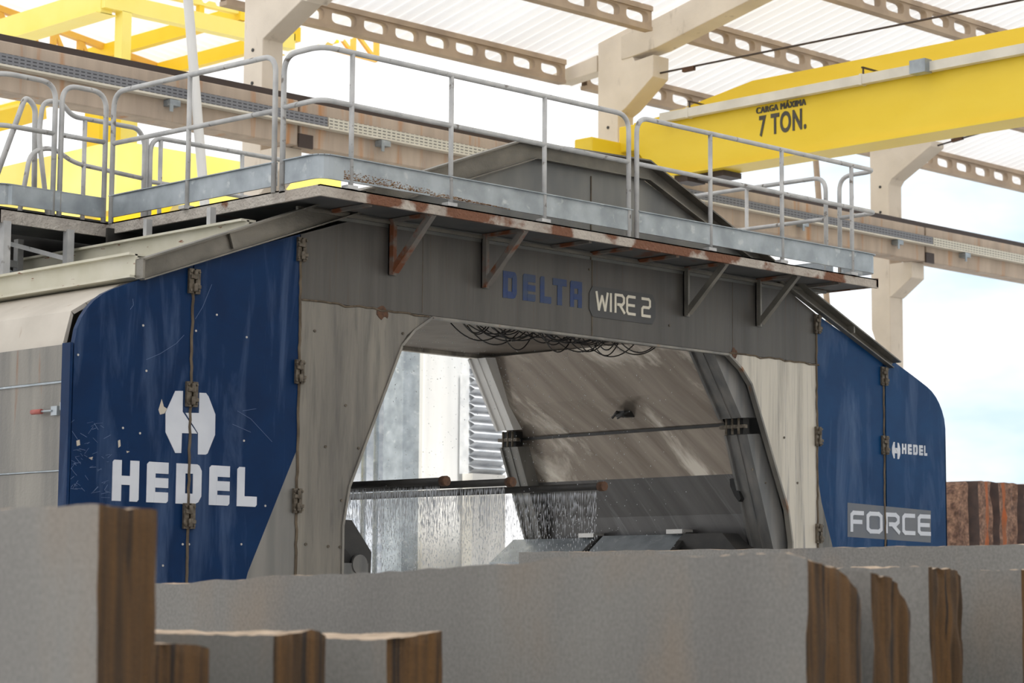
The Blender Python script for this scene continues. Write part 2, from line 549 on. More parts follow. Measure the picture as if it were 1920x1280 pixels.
# eave bracket behind the middle column and sloping roof rafters
t = MB()
P = yz([(1119, 103), (1036, 139), (1031, 154), (1052, 156), (1119, 134)], 13.72)
t.prism(P, 'X', 13.72, 13.98)
t.build('eave_bracket', 'concrete', midcol, .01)
for i, x in enumerate((13.66, 20.74)):
    t = MB()
    ya = 8.92 if i == 0 else 8.4
    za = lambda y: 10.05 + SLOPE * (8.38 - y)
    t.prism([(ya, za(8.6) + .02), (ya - .15, za(8.4) - .02), (8.2, za(8.2)), (-9, za(-9)), (-9, za(-9) + .48), (ya, za(ya) + .46)], 'X', x, x + .36)
    tag(t.build('concrete_rafter', 'concrete', None, .012),
        ['pale concrete rafter rising from the corbelled middle column toward the top of the picture',
         'concrete rafter above the right column, mostly hidden behind the yellow crane'][i], 'rafter', 'roof rafters')


def slotted(name, label, y, x0, x1, zb, h=.32, th=.12, pitch=.63, group='slotted concrete purlins'):
    n = max(1, int(round((x1 - x0) / pitch)))
    p = (x1 - x0) / n
    mb = MB()
    K = 24
    for c in range(n):
        cx, cz = x0 + (c + .5) * p, zb + h * .5
        hw, hh = p * .385, h * .285
        ring, outer = [], []
        for j in range(K):
            a = 2 * math.pi * (j + .5) / K
            ca, sa = math.cos(a), math.sin(a)
            # rounded slot
            e = .42
            ring.append((cx + hw * math.copysign(abs(ca) ** e, ca), cz + hh * math.copysign(abs(sa) ** (e + .2), sa)))
            kk = min((p / 2) / max(abs(ca), 1e-6), (h / 2) / max(abs(sa), 1e-6))
            outer.append((cx + ca * kk, cz + sa * kk))
        # snap four corners
        for sx in (-1, 1):
            for sz in (-1, 1):
                best = min(range(K), key=lambda j: (outer[j][0] - cx - sx * p / 2) ** 2 + (outer[j][1] - cz - sz * h / 2) ** 2)
                outer[best] = (cx + sx * p / 2, cz + sz * h / 2)
        for ys in (y, y + th):
            i = mb.add([(a, ys, b) for a, b in ring] + [(a, ys, b) for a, b in outer])
            for j in range(K):
                k2 = (j + 1) % K
                mb.face((i + j, i + k2, i + K + k2, i + K + j))
            if ys == y:
                i0 = i
        for j in range(K):
            k2 = (j + 1) % K
            mb.face((i0 + j, i0 + k2, i + k2, i + j), 0, True)
    mb.box(x0, x1, y - .03, y + th + .03, zb + h - .05, zb + h + .03)
    mb.box(x0, x1, y - .02, y + th + .02, zb - .03, zb + .03)
    o = mb.build(name, 'purlin')
    return tag(o, label, 'purlin', group)


slotted('roof_purlin', 'slotted concrete purlin under the eave, between left and middle columns', 10.05, 6.9, 13.6, 9.84)
slotted('roof_purlin', 'slotted concrete purlin under the eave, just right of the corbelled middle column', 10.05, 14.1, 20.7, 9.84)
slotted('roof_purlin', 'slotted concrete purlin at the right edge, beyond the right column', 10.05, 21.1, 33, 9.84)
slotted('roof_purlin', 'slotted concrete purlin meeting the rafter foot at the top middle', 8.05, 7.0, 13.4, roofz(8.05) - .39)
slotted('roof_purlin', 'slotted concrete purlin running behind the tie rod to the yellow crane girder', 8.05, 14.02, 21, roofz(8.05) - .39)
slotted('roof_purlin', 'slotted concrete purlin in the top right corner above the crane girder', 6.0, 14.02, 20.7, roofz(6.0) - .39)
slotted('roof_purlin', 'short stretch of slotted concrete purlin at the right edge under the crane girder', 8.05, 21.1, 33, roofz(8.05) - .39)

# ------------------------------------------------------------------ crane runway
segs = [(-4.0, 6.86, 'stained concrete runway beam at the left, behind the left walkway railing'),
        (6.90, 13.84, 'stained concrete runway beam behind the middle of the front railing'),
        (13.88, 20.88, 'stained concrete runway beam behind the right end of the railing'),
        (20.92, 34.0, 'stained concrete runway beam at the right edge under open sky')]
for x0, x1, lab in segs:
    t = MB().box(x0, x1, 8.4, 8.75, 7.62, 8.22)
    o = tag(t.build('runway_beam', 'beamcon', None, .015), lab, 'beam', 'concrete crane runway beams')
mb = MB().box(-4, 34, 8.45, 8.62, 8.22, 8.31)
tag(mb.build('crane_rail', 'rail'), 'long dark steel rail along the top of the concrete runway beams', 'rail')
for x0, x1, mt, lab in ((-4, 7.28, 'tray', 'grey perforated cable tray on the left runway beam'),
                        (7.3, 13.8, 'tray_pale', 'pale perforated cable tray on the runway beam behind the railing'),
                        (13.8, 20.98, 'tray', 'grey perforated cable tray on the runway beam behind the right end of the railing'),
                        (21.0, 34, 'tray_pale', 'pale perforated cable tray on the runway beam at the right edge')):
    t = empty('cable_tray', (x0, 8.35, 7.9), lab, 'cable tray', 'perforated cable trays on the runway')
    MB().box(x0, x1, 8.30, 8.318, 7.915, 8.045).build('side_plate', mt, t)
    MB().box(x0, x1, 8.27, 8.396, 7.885, 7.91).build('bottom_lip', 'conduit', t)
    mb = None
    x = x0 + .9
    k = 0
    while x < min(x1, 26) and k < 12:
        MB().box(x, x + .16, 8.26, 8.396, 7.80, 7.875).box(x, x + .05, 8.26, 8.275, 7.72, 7.80).build('bracket', 'galv', t)
        x += 2.6; k += 1
for cx in (6.88, 13.86, 20.9):
    mb = MB().box(cx - .02, cx + .22, 8.375, 8.40, 7.60, 7.78)
    tag(mb.build('joint_plate', 'rail'), {6.88: 'dark bolted plate at the runway beam joint by the left column', 13.86: 'dark bolted plate at the runway beam joint by the middle column', 20.9: 'dark bolted plate at the runway beam joint by the right column'}[cx], 'plate')

# ------------------------------------------------------------------ overhead crane
cr_ = empty('overhead_crane', (13.9, 8.4, 8.31), 'yellow overhead travelling crane marked for seven tonnes', 'crane')
P = [(8.05, 8.80), (8.05, 8.45), (7.6, 7.93), (-17, 7.93), (-17, 8.84), (7.3, 8.84)]
MB().prism(P, 'X', 13.0, 13.04).prism(P, 'X', 13.36, 13.40).box(12.94, 13.46, -17, 7.62, 7.90, 7.93).box(12.96, 13.44, -17, 7.3, 8.84, 8.87).build('girder', 'yellow', cr_)
P = [(8.6, 9.28), (8.6, 8.6), (-17, 8.45), (-17, 9.53), (7.0, 9.53)]
MB().prism(P, 'X', 14.5, 14.9).build('girder', 'yellow', cr_)
MB().box(12.42, 15.3, 8.36, 8.72, 8.33, 8.56).build('end_carriage', 'yellow', cr_, .02)
MB().box(13.05, 14.9, 7.9, 8.4, 8.40, 8.8).build('carriage_saddle', 'yellow', cr_, .02)
mb = MB()
for x in (12.75, 14.9):
    MB().tube([(x, 8.5, 8.43), (x, 8.58, 8.43)], .11, 16).build('wheel', 'rail', cr_)
cc = MB().box(12.84, 12.94, -17, 7.4, 8.70, 8.83).build('cable_channel', 'conduit', cr_)
for y in (6.85, 3.75):
    MB().box(12.83, 12.945, y, y + .04, 8.69, 8.84).build('clip', 'conduit', cc)
    MB().box(12.88, 12.9, y, y + .02, 8.83, 8.93).box(12.87, 13.3, y, y + .03, 8.925, 8.945).build('hanger', 'rail', cc)
MB().box(12.74, 12.9, 2.65, 2.9, 8.68, 8.86).build('junction_box', 'galv', cc)
MB().box(13.0, 13.4, 7.0, 7.25, 7.80, 7.9).box(13.1, 13.5, 6.4, 6.9, 7.82, 7.9).build('buffer', 'rail', cr_)


def font_mesh(txt, ref, x, y0, y1, z0, z1, bold, thick=0):
    def raw(t_):
        cu = bpy.data.curves.new('lettering', 'FONT')
        cu.body = t_
        cu.size = 1
        cu.space_character = 1.12
        cu.offset = bold
        cu.extrude = .004
        tmp = bpy.data.objects.new('tmp', cu)
        COL.objects.link(tmp)
        bpy.context.view_layer.update()
        me = bpy.data.meshes.new_from_object(tmp.evaluated_get(bpy.context.evaluated_depsgraph_get()))
        bpy.data.objects.remove(tmp)
        bpy.data.curves.remove(cu)
        return me
    me, mr = raw(txt), raw(ref)
    xs = [v.co.x for v in me.vertices]
    ys_ = [v.co.y for v in mr.vertices]
    a, b, c, d = min(xs), max(xs), min(ys_), max(ys_)
    for v in me.vertices:
        q = v.co.copy()
        v.co = (x - q.z, y0 + (q.x - a) / (b - a) * (y1 - y0), z0 + (q.y - c) / (d - c) * (z1 - z0))
    bm = bmesh.new(); bm.from_mesh(me)
    if thick:
        for dy in (-thick, thick):
            me.transform(Matrix.Translation((-.0005 * (1 if dy > 0 else 2), dy, 0)))
            bm.from_mesh(me)
            me.transform(Matrix.Translation((.0005 * (1 if dy > 0 else 2), -dy, 0)))
        bm.to_mesh(me)
    bm.free()
    return me


def lettering(me, name, mt, parent):
    off = parent_loc(parent)
    for v in me.vertices:
        v.co -= off
    me.materials.clear()
    me.materials.append(MAT[mt])
    for p in me.polygons:
        p.material_index = 0
    me.name = name
    o = bpy.data.objects.new(name, me)
    COL.objects.link(o)
    o.parent = parent
    return o


lettering(font_mesh('CARGA M\u00c1XIMA', 'E', 12.995, at(1419, 207, X=13.)[1], at(1511, 190, X=13.)[1], at(1421, 213.3, X=13.)[2], at(1421, 202, X=13.)[2], 0, .008), 'lettering', 'cranetext', cr_)
lettering(font_mesh('7 TON.', 'E', 12.995, at(1424, 236, X=13.)[1], at(1512, 225, X=13.)[1], at(1429, 255.5, X=13.)[2], at(1429, 217, X=13.)[2], .028), 'lettering', 'cranetext', cr_)

# tie rods
for i, (p, q, tb) in enumerate((((1228, 139), (1925, -2), (1281, 132)), ((1754, 274), (1930, 222), (1785, 264)))):
    X = (13.85, 20.9)[i]
    t = empty('tie_rod', at(*p, X=X), ['thin steel tie rod crossing the roof from the middle corbel', 'thin steel tie rod reaching right from the right column head'][i], 'rod', 'roof tie rods')
    a, b = at(*p, X=X), at(*q, X=X)
    MB().tube([a, a + (b - a) * 2.0], .016, 8).build('rod', 'rail', t)
    c = at(*tb, X=X)
    d = (b - a) / np.linalg.norm(b - a)
    MB().bar(c, c + d * .22, .06, .06).build('turnbuckle', 'rust', t)

# leaning rain pipes
a, b = at(351, -20, Y=8.1), at(386, 410, Y=8.1)
d = b - a
mb = MB().tube([a, a + d * (a[2] / -d[2] * .999)], .062, 12)
tag(mb.build('rain_pipe', 'whitesteel'), 'white pipe leaning in front of the yellow shed and left runway beam', 'pipe')
a, b = at(1528, 280, Y=10.6), at(1552, 585, Y=10.6)
d = b - a
mb = MB().tube([a - d * ((a[2] - 9.78) / d[2] if a[2] > 9.78 else -(9.78 - a[2]) / d[2] * -1), a + d * (a[2] / -d[2] * .999)], .055, 12)
tag(mb.build('rain_pipe', 'purlin'), 'beige leaning pipe in the sky beyond the right end of the railing', 'pipe')

# ------------------------------------------------------------------ yellow shed far left
YS = 15.0
ys = empty('yellow_shed', (at(230, 300, Y=YS)[0], YS, 0), 'yellow steel shed frame with a pale corrugated roof behind the left runway beam', 'shed')
zr = lambda x: 11.68 + .13 * (11.38 - x)
mb = MB()
cols_, nx_ = 336, 1
X0, X1 = 3.5, 13.5
base = mb.add([(xx, 12.4 + 14 * k / cols_, zr(xx) + .035 * math.sin(2 * math.pi * k / 6)) for xx in (X0, X1) for k in range(cols_ + 1)])
for k in range(cols_):
    mb.face((base + k, base + k + 1, base + cols_ + 2 + k, base + cols_ + 1 + k), 0, True)
mb.build('roof_sheet', 'roof', ys)
MB().bar((8.7, 15.5, 11.2), (8.7, 24, 11.2), .22, .42).box(8.5, 8.9, 15.5, 24, 10.985, 11.0).build('beam', 'pale_yellow', ys)
MB().bar((8.6, 15.5, 11.2), (12.5, 15.5, 11.2), .2, .27).build('beam', 'pale_yellow', ys)
MB().bar((8.6, 15.5, 11.52), (12.5, 15.5, 11.52), .12, .10).build('beam', 'pale_yellow', ys)
for x in (10.55, 12.2):
    MB().box(x - .05, x + .05, 15.45, 15.55, 11.33, 11.75).build('cleat', 'yellow2', ys)
for x, z in ((11.38, 11.49), (12.55, 11.34), (6.2, 12.15)):
    MB().bar((x, 15.4, z), (x, 25, z), .14, .25).build('purlin', 'yellow2', ys)
MB().box(8.94, 9.12, 15.4, 15.6, 0, 11.07).build('column', 'pale_yellow', ys)


def truss(a, b, drop, n, w=.11):
    m = MB()
    dz = np.array([0, 0, -drop])
    m.bar(a, b, w, w)
    m.bar(a + dz, b + dz, w, w)
    for k in range(n + 1):
        u = a + (b - a) * k / n
        m.bar(u, u + dz, .09, .09, up=(1, 0, 0))
        if k < n:
            m.bar(u, a + (b - a) * (k + 1) / n + dz, .07, .07, up=(0, 1, 0))
    m.build('truss', 'orange', ys)


a, b = at(63, 40, Y=19.4), at(312, 131, Y=19.4)
truss(a - (b - a) * .44, b + (b - a) * .12, .95, 8)
a, b = at(528, 18, Y=19.4), at(706, 68, Y=19.4)
truss(a, b, .5, 4, .07)
MB().bar(at(500, 92, Y=19.2), at(628, 62, Y=17.0), .2, .34).build('beam', 'yellow2', ys)
a = at(200, 215, Y=YS - .2)
MB().box(a[0] - .2, a[0] + .2, YS - .3, YS + .1, 0, a[2] + .6).build('column', 'yellow2', ys)
a = at(232, 215, Y=YS + .4)
MB().box(a[0] - .16, a[0] + .2, YS + .3, YS + .6, 0, a[2] + .6).build('column', 'pale_yellow', ys)
gy = empty('gantry_crane', (at(250, 330, Y=13.2)[0], 13.2, 0), 'pale yellow box girder gantry seen behind the left walkway railings', 'crane')
a = at(252, 268, Y=13.0)
z1, z0 = a[2], at(252, 372, Y=13.)[2]
MB().box(a[0] - .02, a[0] + 4.0, 13.0, 13.7, z0, z1).build('girder', 'pale_yellow', gy)
b = at(-30, 330, X=a[0])
MB().box(a[0] - .3, a[0] - .02, 13.0, b[1], z0 - .2, z1).build('end_girder', 'pale_yellow', gy)
MB().prism([(a[0] - .1, z0), (a[0] + .7, z0), (a[0] + .1, z0 - 1.0), (a[0] - .9, z0 - 1.0)], 'Y', 12.95, 13.1).build('knee_plate', 'yellow2', gy)
for dx in (.1, 3.6):
    MB().box(a[0] + dx, a[0] + dx + .4, 13.1, 13.6, 0, z0).build('leg', 'yellow2', gy)
a = at(60, 250, Y=14.4)
mb = MB().bar(at(-30, 232, Y=14.4), at(75, 205, Y=14.4 + 1.5), .2, .3)
mb.build('beam', 'yellow2', gy)

# ================================================================== THE WIRE SAW
CX = 3.53                         # machine centre line
ws = empty('stone_wire_saw', (CX, 1.5, 0), 'large blue and grey stone cutting wire saw with white lettering on its doors', 'machine')
TH = .05


def mir(pl):
    return [(2 * CX - x, z) for x, z in pl][::-1]


# door outline, left (x,z)
doorL_outer = [(-2.18, .6), (-1.07, .6), (-1.07, 4.37), (-1.56, 4.19), (-1.69, 4.14), (-1.83, 4.085), (-1.92, 4.04), (-2.0, 3.98), (-2.06, 3.915), (-2.11, 3.84), (-2.15, 3.75), (-2.17, 3.64)]
seamx = -1.07
d = MB().prism(doorL_outer, 'Y', 0, TH)
dl1 = d.build('door', 'blue', ws)
# inner left leaf: blue above the diagonal, bare steel below
d = MB()
d.prism([(-1.06, .6), (-.86, .6), (-.46, 1.93), (.02, 2.93), (.02, 4.73), (-1.06, 4.375)], 'Y', 0, TH, 0)
d.prism([(-.86, .6), (.02, .6), (.02, 2.93), (-.46, 1.93)], 'Y', 0, TH, 1)
dl2 = d.build('door', ['blue', 'door_steel'], ws)
# right leaves
d = MB().prism([(6.96, 3.0), (7.02, 2.75), (7.2, 2.3), (7.5, .6), (8.1, .6), (8.1, 4.31), (6.96, 4.70)], 'Y', 0, TH, 0)
d.prism([(6.96, .6), (7.5, .6), (7.2, 2.3), (7.02, 2.75), (6.96, 3.0)], 'Y', 0, TH, 1)
dr1 = d.build('door', ['blue_far', 'pillar_steel'], ws)
dr2 = MB().prism([(x + .02, z) for x, z in mir(doorL_outer)], 'Y', 0, TH).build('door', 'blue_far', ws)
# edge strips (door box returns)
MB().box(-2.205, -2.18, .0, .11, .6, 3.64).build('edge_strip', 'blue', ws)
MB().box(9.235, 9.25, .0, .2, .6, 3.55).build('edge_strip', 'blue_far', ws)


def hinge(x, z, parent, s=1.0):
    m = MB()
    m.box(x - .055 * s, x - .008, -.03, 0, z - .1, z + .1)
    m.box(x + .008, x + .055 * s, -.03, 0, z - .1, z + .1)
    m.tube([(x, -.04, z - .085), (x, -.04, z - .02)], .02, 10)
    m.tube([(x, -.04, z + .015), (x, -.04, z + .085)], .02, 10)
    m.box(x - .05, x + .02, -.05, -.02, z + .02, z + .05)
    m.box(x - .02, x + .05, -.05, -.02, z - .06, z - .03)
    for sx in (-.04, .04):
        for sz in (-.075, .075):
            m.tube([(x + sx, -.042, z + sz), (x + sx, -.02, z + sz)], .012, 6)
    m.build('hinge', 'hinge', parent, .004)


for z in (4.22, 3.32, 2.36):
    hinge(seamx, z, dl1)
for z in (4.60, 3.58, 2.52):
    hinge(.025, z, dl2, .8)
for z in (4.60, 3.43, 2.43):
    hinge(6.955, z, dr1, .8)
for z in (4.14, 3.40):
    hinge(8.11, z, dr2)


def seam(x, z0, z1, parent):
    m = MB()
    rnd = random.Random(int(x * 100) + 500)
    z = z0
    pts = []
    while z < z1:
        pts.append((x + rnd.uniform(-.006, .006), -.002, z)); z += .06
    m.tube(pts, .013, 6)
    m.build('seam', 'grime', parent)


seam(seamx, .6, 4.34, dl1)
seam(8.11, .6, 4.26, dr2)
seam(.03, .6, 4.7, dl2)
seam(6.95, .6, 4.66, dr1)
# rivets and paint chips on the left leaves
for x, y in [(268, 610), (462, 632), (406, 590), (359, 620), (367, 620), (274, 695), (262, 812), (230, 802), (457, 826), (452, 1020), (342, 1020), (354, 1020), (305, 1060), (497, 948), (146, 665)]:
    p = at(x, y, Y=0)
    MB().tube([(p[0], -.006, p[2]), (p[0], .0, p[2])], .009, 8).build('rivet', 'bright', dl1 if p[0] < seamx else dl2)
for pl in ([(297, 768), (303, 748), (307, 762), (313, 766), (308, 775), (300, 777)], [(221, 826), (225, 824), (226, 836), (222, 839)], [(143, 826), (149, 824), (150, 834), (144, 836)], [(166, 858), (174, 856), (172, 862)], [(237, 845), (243, 846), (238, 849)]):
    MB().prism(pix(pl, Y=0), 'Y', -.002, 0).build('paint_chip', 'scar', dl1)
m = MB()
rnd = random.Random(3)
for k in range(60):
    x, y = 132 + 70 * rnd.random() ** 1.5, rnd.uniform(790, 935)
    p = at(x, y, Y=0)
    a = rnd.uniform(-1, 1)
    L = rnd.uniform(.02, .08)
    q = (p[0] + L * math.cos(a), -.001, p[2] + L * math.sin(a) * (1 if k % 3 else -1))
    m.bar((p[0], -.001, p[2]), q, .002, rnd.uniform(.001, .003), up=(0, 0, 1))
for s_ in ([(274, 674), (300, 663), (330, 644), (345, 628)], [(366, 598), (380, 575), (397, 533)], [(244, 580), (250, 572), (249, 560)], [(445, 770), (470, 785), (510, 828)], [(436, 795), (470, 810)], [(455, 770), (480, 766)]):
    P = [at(x, y, Y=0) for x, y in s_]
    for p, q in zip(P, P[1:]):
        m.bar((p[0], -.001, p[2]), (q[0], -.001, q[2]), .002, .0022)
tag(m.build('scratches', 'scratch', dl1), kind='stuff')

# lettering on the left doors
zb, zt = 2.455, 2.77
m = MB()
block_text(m, [(c, at(x0 / 3, 930, Y=0)[0], at(x1 / 3, 930, Y=0)[0], zb, zt) for c, x0, x1 in (('H', 628, 778), ('E', 822, 943), ('D', 987, 1130), ('E', 1174, 1289), ('L', 1331, 1443))], 0)
m.build('lettering', 'white', ws)
EMB_L = [(985, 98), (1028, 98), (1026, 215), (1108, 338), (1022, 335), (1018, 447), (985, 447), (930, 330), (930, 220)]
EMB_R = [(1120, 108), (1158, 110), (1172, 130), (1210, 230), (1208, 345), (1166, 450), (1155, 456), (1112, 455), (1113, 335), (1042, 221), (1118, 222)]
m = MB()
for pl in (EMB_L, EMB_R):
    m.prism(pix([(x / 3, 700 + y / 3) for x, y in pl], Y=0), 'Y', -.004, 0)
m.build('emblem', 'white', ws)
# small lettering on the right door
m = MB()
w_ = [(c, at(x0, 850, Y=0)[0], at(x1, 850, Y=0)[0], 3.325, 3.435) for c, x0, x1 in (('H', 1691, 1699), ('E', 1702, 1709), ('D', 1712, 1720), ('E', 1723, 1730), ('L', 1732.5, 1738))]
block_text(m, w_, 0)
m.build('lettering', 'white', ws)
m = MB()
for pl in (EMB_L, EMB_R):
    m.prism([(8.25 + (x - 930) / 280 * .15, 3.265 + (455 - y) / 357 * .18) for x, y in pl], 'Y', -.004, 0)
m.build('emblem', 'white', ws)
# FORCE sticker
m = MB()
m.prism(pix([(1589, 942), (1745, 957), (1745, 1017), (1589, 1006)], Y=0), 'Y', -.002, 0)
m.build('sticker', 'force', ws)
m = MB()
stroke_text(m, [(c, at(x0, 985, Y=0)[0], at(x1, 985, Y=0)[0], 2.455, 2.685) for c, x0, x1 in (('F', 1594, 1620), ('O', 1624, 1654), ('R', 1659, 1687), ('C', 1691, 1716), ('E', 1720, 1745))], -.002, .044)
m.build('lettering', 'white', ws)

# front frame: pillars and cross beam with gable
BT = 4.18
pil = [(.04, .6), (.52, .6), (.52, 2.33), (.545, 2.5), (.585, 2.66), (.7, 2.92), (1.16, 3.90), (1.23, 3.99), (1.31, 4.05), (1.40, 4.10), (1.52, BT), (.04, BT)]
MB().prism(pil, 'Y', 0, .06).build('pillar', 'pillar_steel', ws)
MB().prism([(min(x, 6.945), z) for x, z in mir(pil)], 'Y', 0, .06).build('pillar', 'pale_steel', ws)
beam = [(.03, BT + .005), (6.945, BT + .005), (6.945, 4.71), (6.5, 4.90), (.55, 4.90), (.03, 4.73)]
MB().prism(beam, 'Y', 0, .06).build('cross_beam', 'beam_steel', ws)
gab = [(.45, 4.90), (6.6, 4.90), (4.3, 5.76), (2.76, 5.76)]
MB().prism(gab, 'Y', .02, .06).build('gable_panel', 'gable', ws)
MB().box(3.55, 3.56, -.004, .03, BT, 4.9).build('weld_seam', 'grime', ws)
MB().box(3.55, 3.558, .01, .03, 4.9, 5.7).build('weld_seam', 'grime', ws)
for x in (1.4, 5.6):
    MB().box(x, x + .004, -.002, .03, BT + .02, 4.9).build('weld_seam', 'grime', ws)
for x0, x1 in ((.04, 1.5), (5.55, 7.0)):
    rnd = random.Random(5)
    pts = []
    x = x0
    while x < x1:
        pts.append((x, -.002, BT + rnd.uniform(-.012, .012))); x += .08
    MB().tube(pts, .009, 6).build('weld_seam', 'grime', ws)
# edge flange round the opening
m = MB()
path = [(.52, .6), (.52, 2.33), (.585, 2.66), (1.16, 3.90), (1.31, 4.05), (1.52, BT), (2 * CX - 1.52, BT), (2 * CX - 1.31, 4.05), (2 * CX - 1.16, 3.90), (2 * CX - .585, 2.66), (2 * CX - .52, 2.33), (2 * CX - .52, .6)]
for (xa, za), (xb, zb_) in zip(path, path[1:]):
    i = m.add([(xa, -.012, za), (xb, -.012, zb_), (xb, .05, zb_), (xa, .05, za)])
    dx, dz = xb - xa, zb_ - za
    L = math.hypot(dx, dz)
    ox, oz = dz / L * .022, -dx / L * .022
    j = m.add([(xa + ox, -.012, za + oz), (xb + ox, -.012, zb_ + oz), (xb + ox, .05, zb_ + oz), (xa + ox, .05, za + oz)])
    for q in ((i, i + 1, i + 2, i + 3), (j + 3, j + 2, j + 1, j), (i, j, j + 1, i + 1), (i + 3, i + 2, j + 2, j + 3)):
        m.face(q)
m.build('opening_flange', 'side', ws)
for x, y in [(648, 760), (610, 837), (615, 1024), (573, 1020), (590, 620), (637, 1025), (672, 840), (640, 938), (755, 625), (1105, 505), (1255, 610)]:
    p = at(x, y, Y=0)
    MB().tube([(p[0], -.008, p[2]), (p[0], .0, p[2])], .012, 8).build('bolt_head', 'hinge', ws)
for x, y in [(1470, 820), (1495, 905), (1410, 880), (1435, 905)]:
    p = at(x, y, Y=0)
    MB().tube([(p[0], -.008, p[2]), (p[0], .0, p[2])], .012, 8).build('bolt_head', 'hinge', ws)
# rust blotches on the beam seam
for cx, cz, s_ in ((.93, 4.17, .06), (5.62, 4.19, .05), (.98, 4.15, .035)):
    rnd = random.Random(int(cx * 100))
    MB().prism([(cx + s_ * rnd.uniform(.6, 1.1) * math.cos(a * .5236), cz + s_ * rnd.uniform(.7, 1.3) * math.sin(a * .5236)) for a in range(12)], 'Y', -.003 - s_ * .02, 0).build('rust_blotch', 'rust', ws)

# DELTA / WIRE 2
m = MB()
zl = [(4.415, 4.665)]
block_text(m, [(c, at(500 + x0 / 3, 545, Y=0)[0], at(500 + x1 / 3, 545, Y=0)[0], 4.43, 4.675) for c, x0, x1 in (('D', 1328, 1405), ('E', 1440, 1510), ('L', 1537, 1600), ('T', 1608, 1686), ('A', 1706, 1772))], 0)
m.build('lettering', 'delta', ws)
xl, xr = at(1104, 560, Y=0)[0], at(1228, 570, Y=0)[0]
m = MB()
z0, z1 = 4.365, 4.655
c = .045
m.prism([(xl, z0 + .07), (xl + c, z0), (xr - c, z0), (xr, z0 + .07), (xr, z1 - .07), (xr - c, z1), (xl + c, z1), (xl, z1 - .07)], 'Y', -.008, 0)
m.build('sign_plate', 'sign', ws)
m = MB()
stroke_text(m, [(c, at(1000 + x0 / 3, 570, Y=0)[0], at(1000 + x1 / 3, 570, Y=0)[0], 4.425, 4.615) for c, x0, x1 in (('W', 345, 418), ('I', 420, 442), ('R', 452, 512), ('E', 517, 572), ('2', 602, 656))], -.008, .026)
m.build('lettering', 'signtext', ws)

# rafters: channels along the gable edge
up = [(-1.62, 4.33), (2.52, 5.87), (4.25, 5.93), (8.28, 4.30)]
lo = [(-1.58, 4.18), (2.76, 5.75), (4.30, 5.76), (8.22, 4.24)]
for k in range(3):
    (xa, za), (xb, zb_) = up[k], up[k + 1]
    (xc, zc), (xd, zd) = lo[k], lo[k + 1]
    m = MB()
    m.prism([(xc, zc), (xd, zd), (xb, zb_), (xa, za)], 'Y', -.01, .01)
    # lips (top and bottom flanges)
    m.bar((xa, -.05, za), (xb, -.05, zb_), .13, .014)
    m.bar((xc, -.03, zc), (xd, -.03, zd), .07, .012)
    if k != 1:
        for f in ((0.0, .005), (.55, .56)) if k == 0 else ((.8, .81),):
            x1_, x2_ = xa + (xb - xa) * f[0], xa + (xb - xa) * f[1]
            zt_ = za + (zb_ - za) * f[0]
            zl_ = zc + (zd - zc) * f[0]
            m.box(x1_ - .006, x1_ + .012, -.10, 0, zl_, zt_)
            for q in (.2, .8):
                zz = zl_ + (zt_ - zl_) * q
                m.tube([(x1_ + .05, -.03, zz), (x1_ + .05, 0, zz)], .018, 8)
        if k == 0:
            xs_ = -.68
            m.bar((xs_, -.03, 4.53), (xs_ - .05, -.03, 4.67), .05, .025, up=(0, 1, 0))
    m.build('rafter', 'rafter', ws)
RYR = 3.5
# roof skin between front and rear frames
m = MB()
pl = [(-1.6, 4.24), (2.7, 5.76), (4.32, 5.78), (8.2, 4.26)]
for (xa, za), (xb, zb_) in zip(pl, pl[1:]):
    m.prism([(xa, za), (xb, zb_), (xb, zb_ - .02), (xa, za - .02)], 'Y', .06, RYR)
m.build('roof_skin', 'gable', ws)

# side hood and side panels (left face)
prof = [(-1.50, 4.20), (-1.62, 4.16), (-1.93, 3.99), (-2.06, 3.91), (-2.13, 3.64), (-2.16, 3.60), (-2.17, 3.345)]
m = MB()
for (xa, za), (xb, zb_) in zip(prof[:5], prof[1:5]):
    m.prism([(xa, za), (xb, zb_), (xb + .03, zb_ - .02), (xa + .02, za - .03)], 'Y', .22, 3.6)
m.build('hood', 'hood', ws)
m = MB().box(-2.18, -2.14, .11, 3.6, 3.36, 3.635)
m.build('side_panel', 'side', ws)
m = MB().box(-2.17, -2.13, .11, 3.6, 2.68, 3.345)
sp = m.build('side_panel', 'side', ws)
m = MB().box(-2.17, -2.13, .11, 3.6, .6, 2.665)
m.build('side_panel', 'side', ws)
MB().box(-2.183, -2.16, .11, 3.6, 3.342, 3.357).build('trim_strip', 'galv', ws)
MB().box(-2.18, -2.165, .11, 3.6, 2.668, 2.678).build('trim_strip', 'galv', ws)
# toggle clamp
p = at(100, 770, X=-2.19)
m = MB().box(-2.20, -2.17, p[1] - .06, p[1] + .02, p[2] - .035, p[2] + .035).tube([(-2.205, p[1], p[2]), (-2.22, p[1] + .16, p[2])], .009, 6)
m.box(-2.20, -2.17, p[1] - .15, p[1] - .1, p[2] + .0, p[2] + .06)
cl = m.build('clamp', 'galv', sp)
# (grip is the clamp's red end, kept on the panel as its own part)
MB().tube([(-2.215, p[1] + .12, p[2]), (-2.225, p[1] + .24, p[2])], .02, 8).build('grip', 'redclamp', sp)

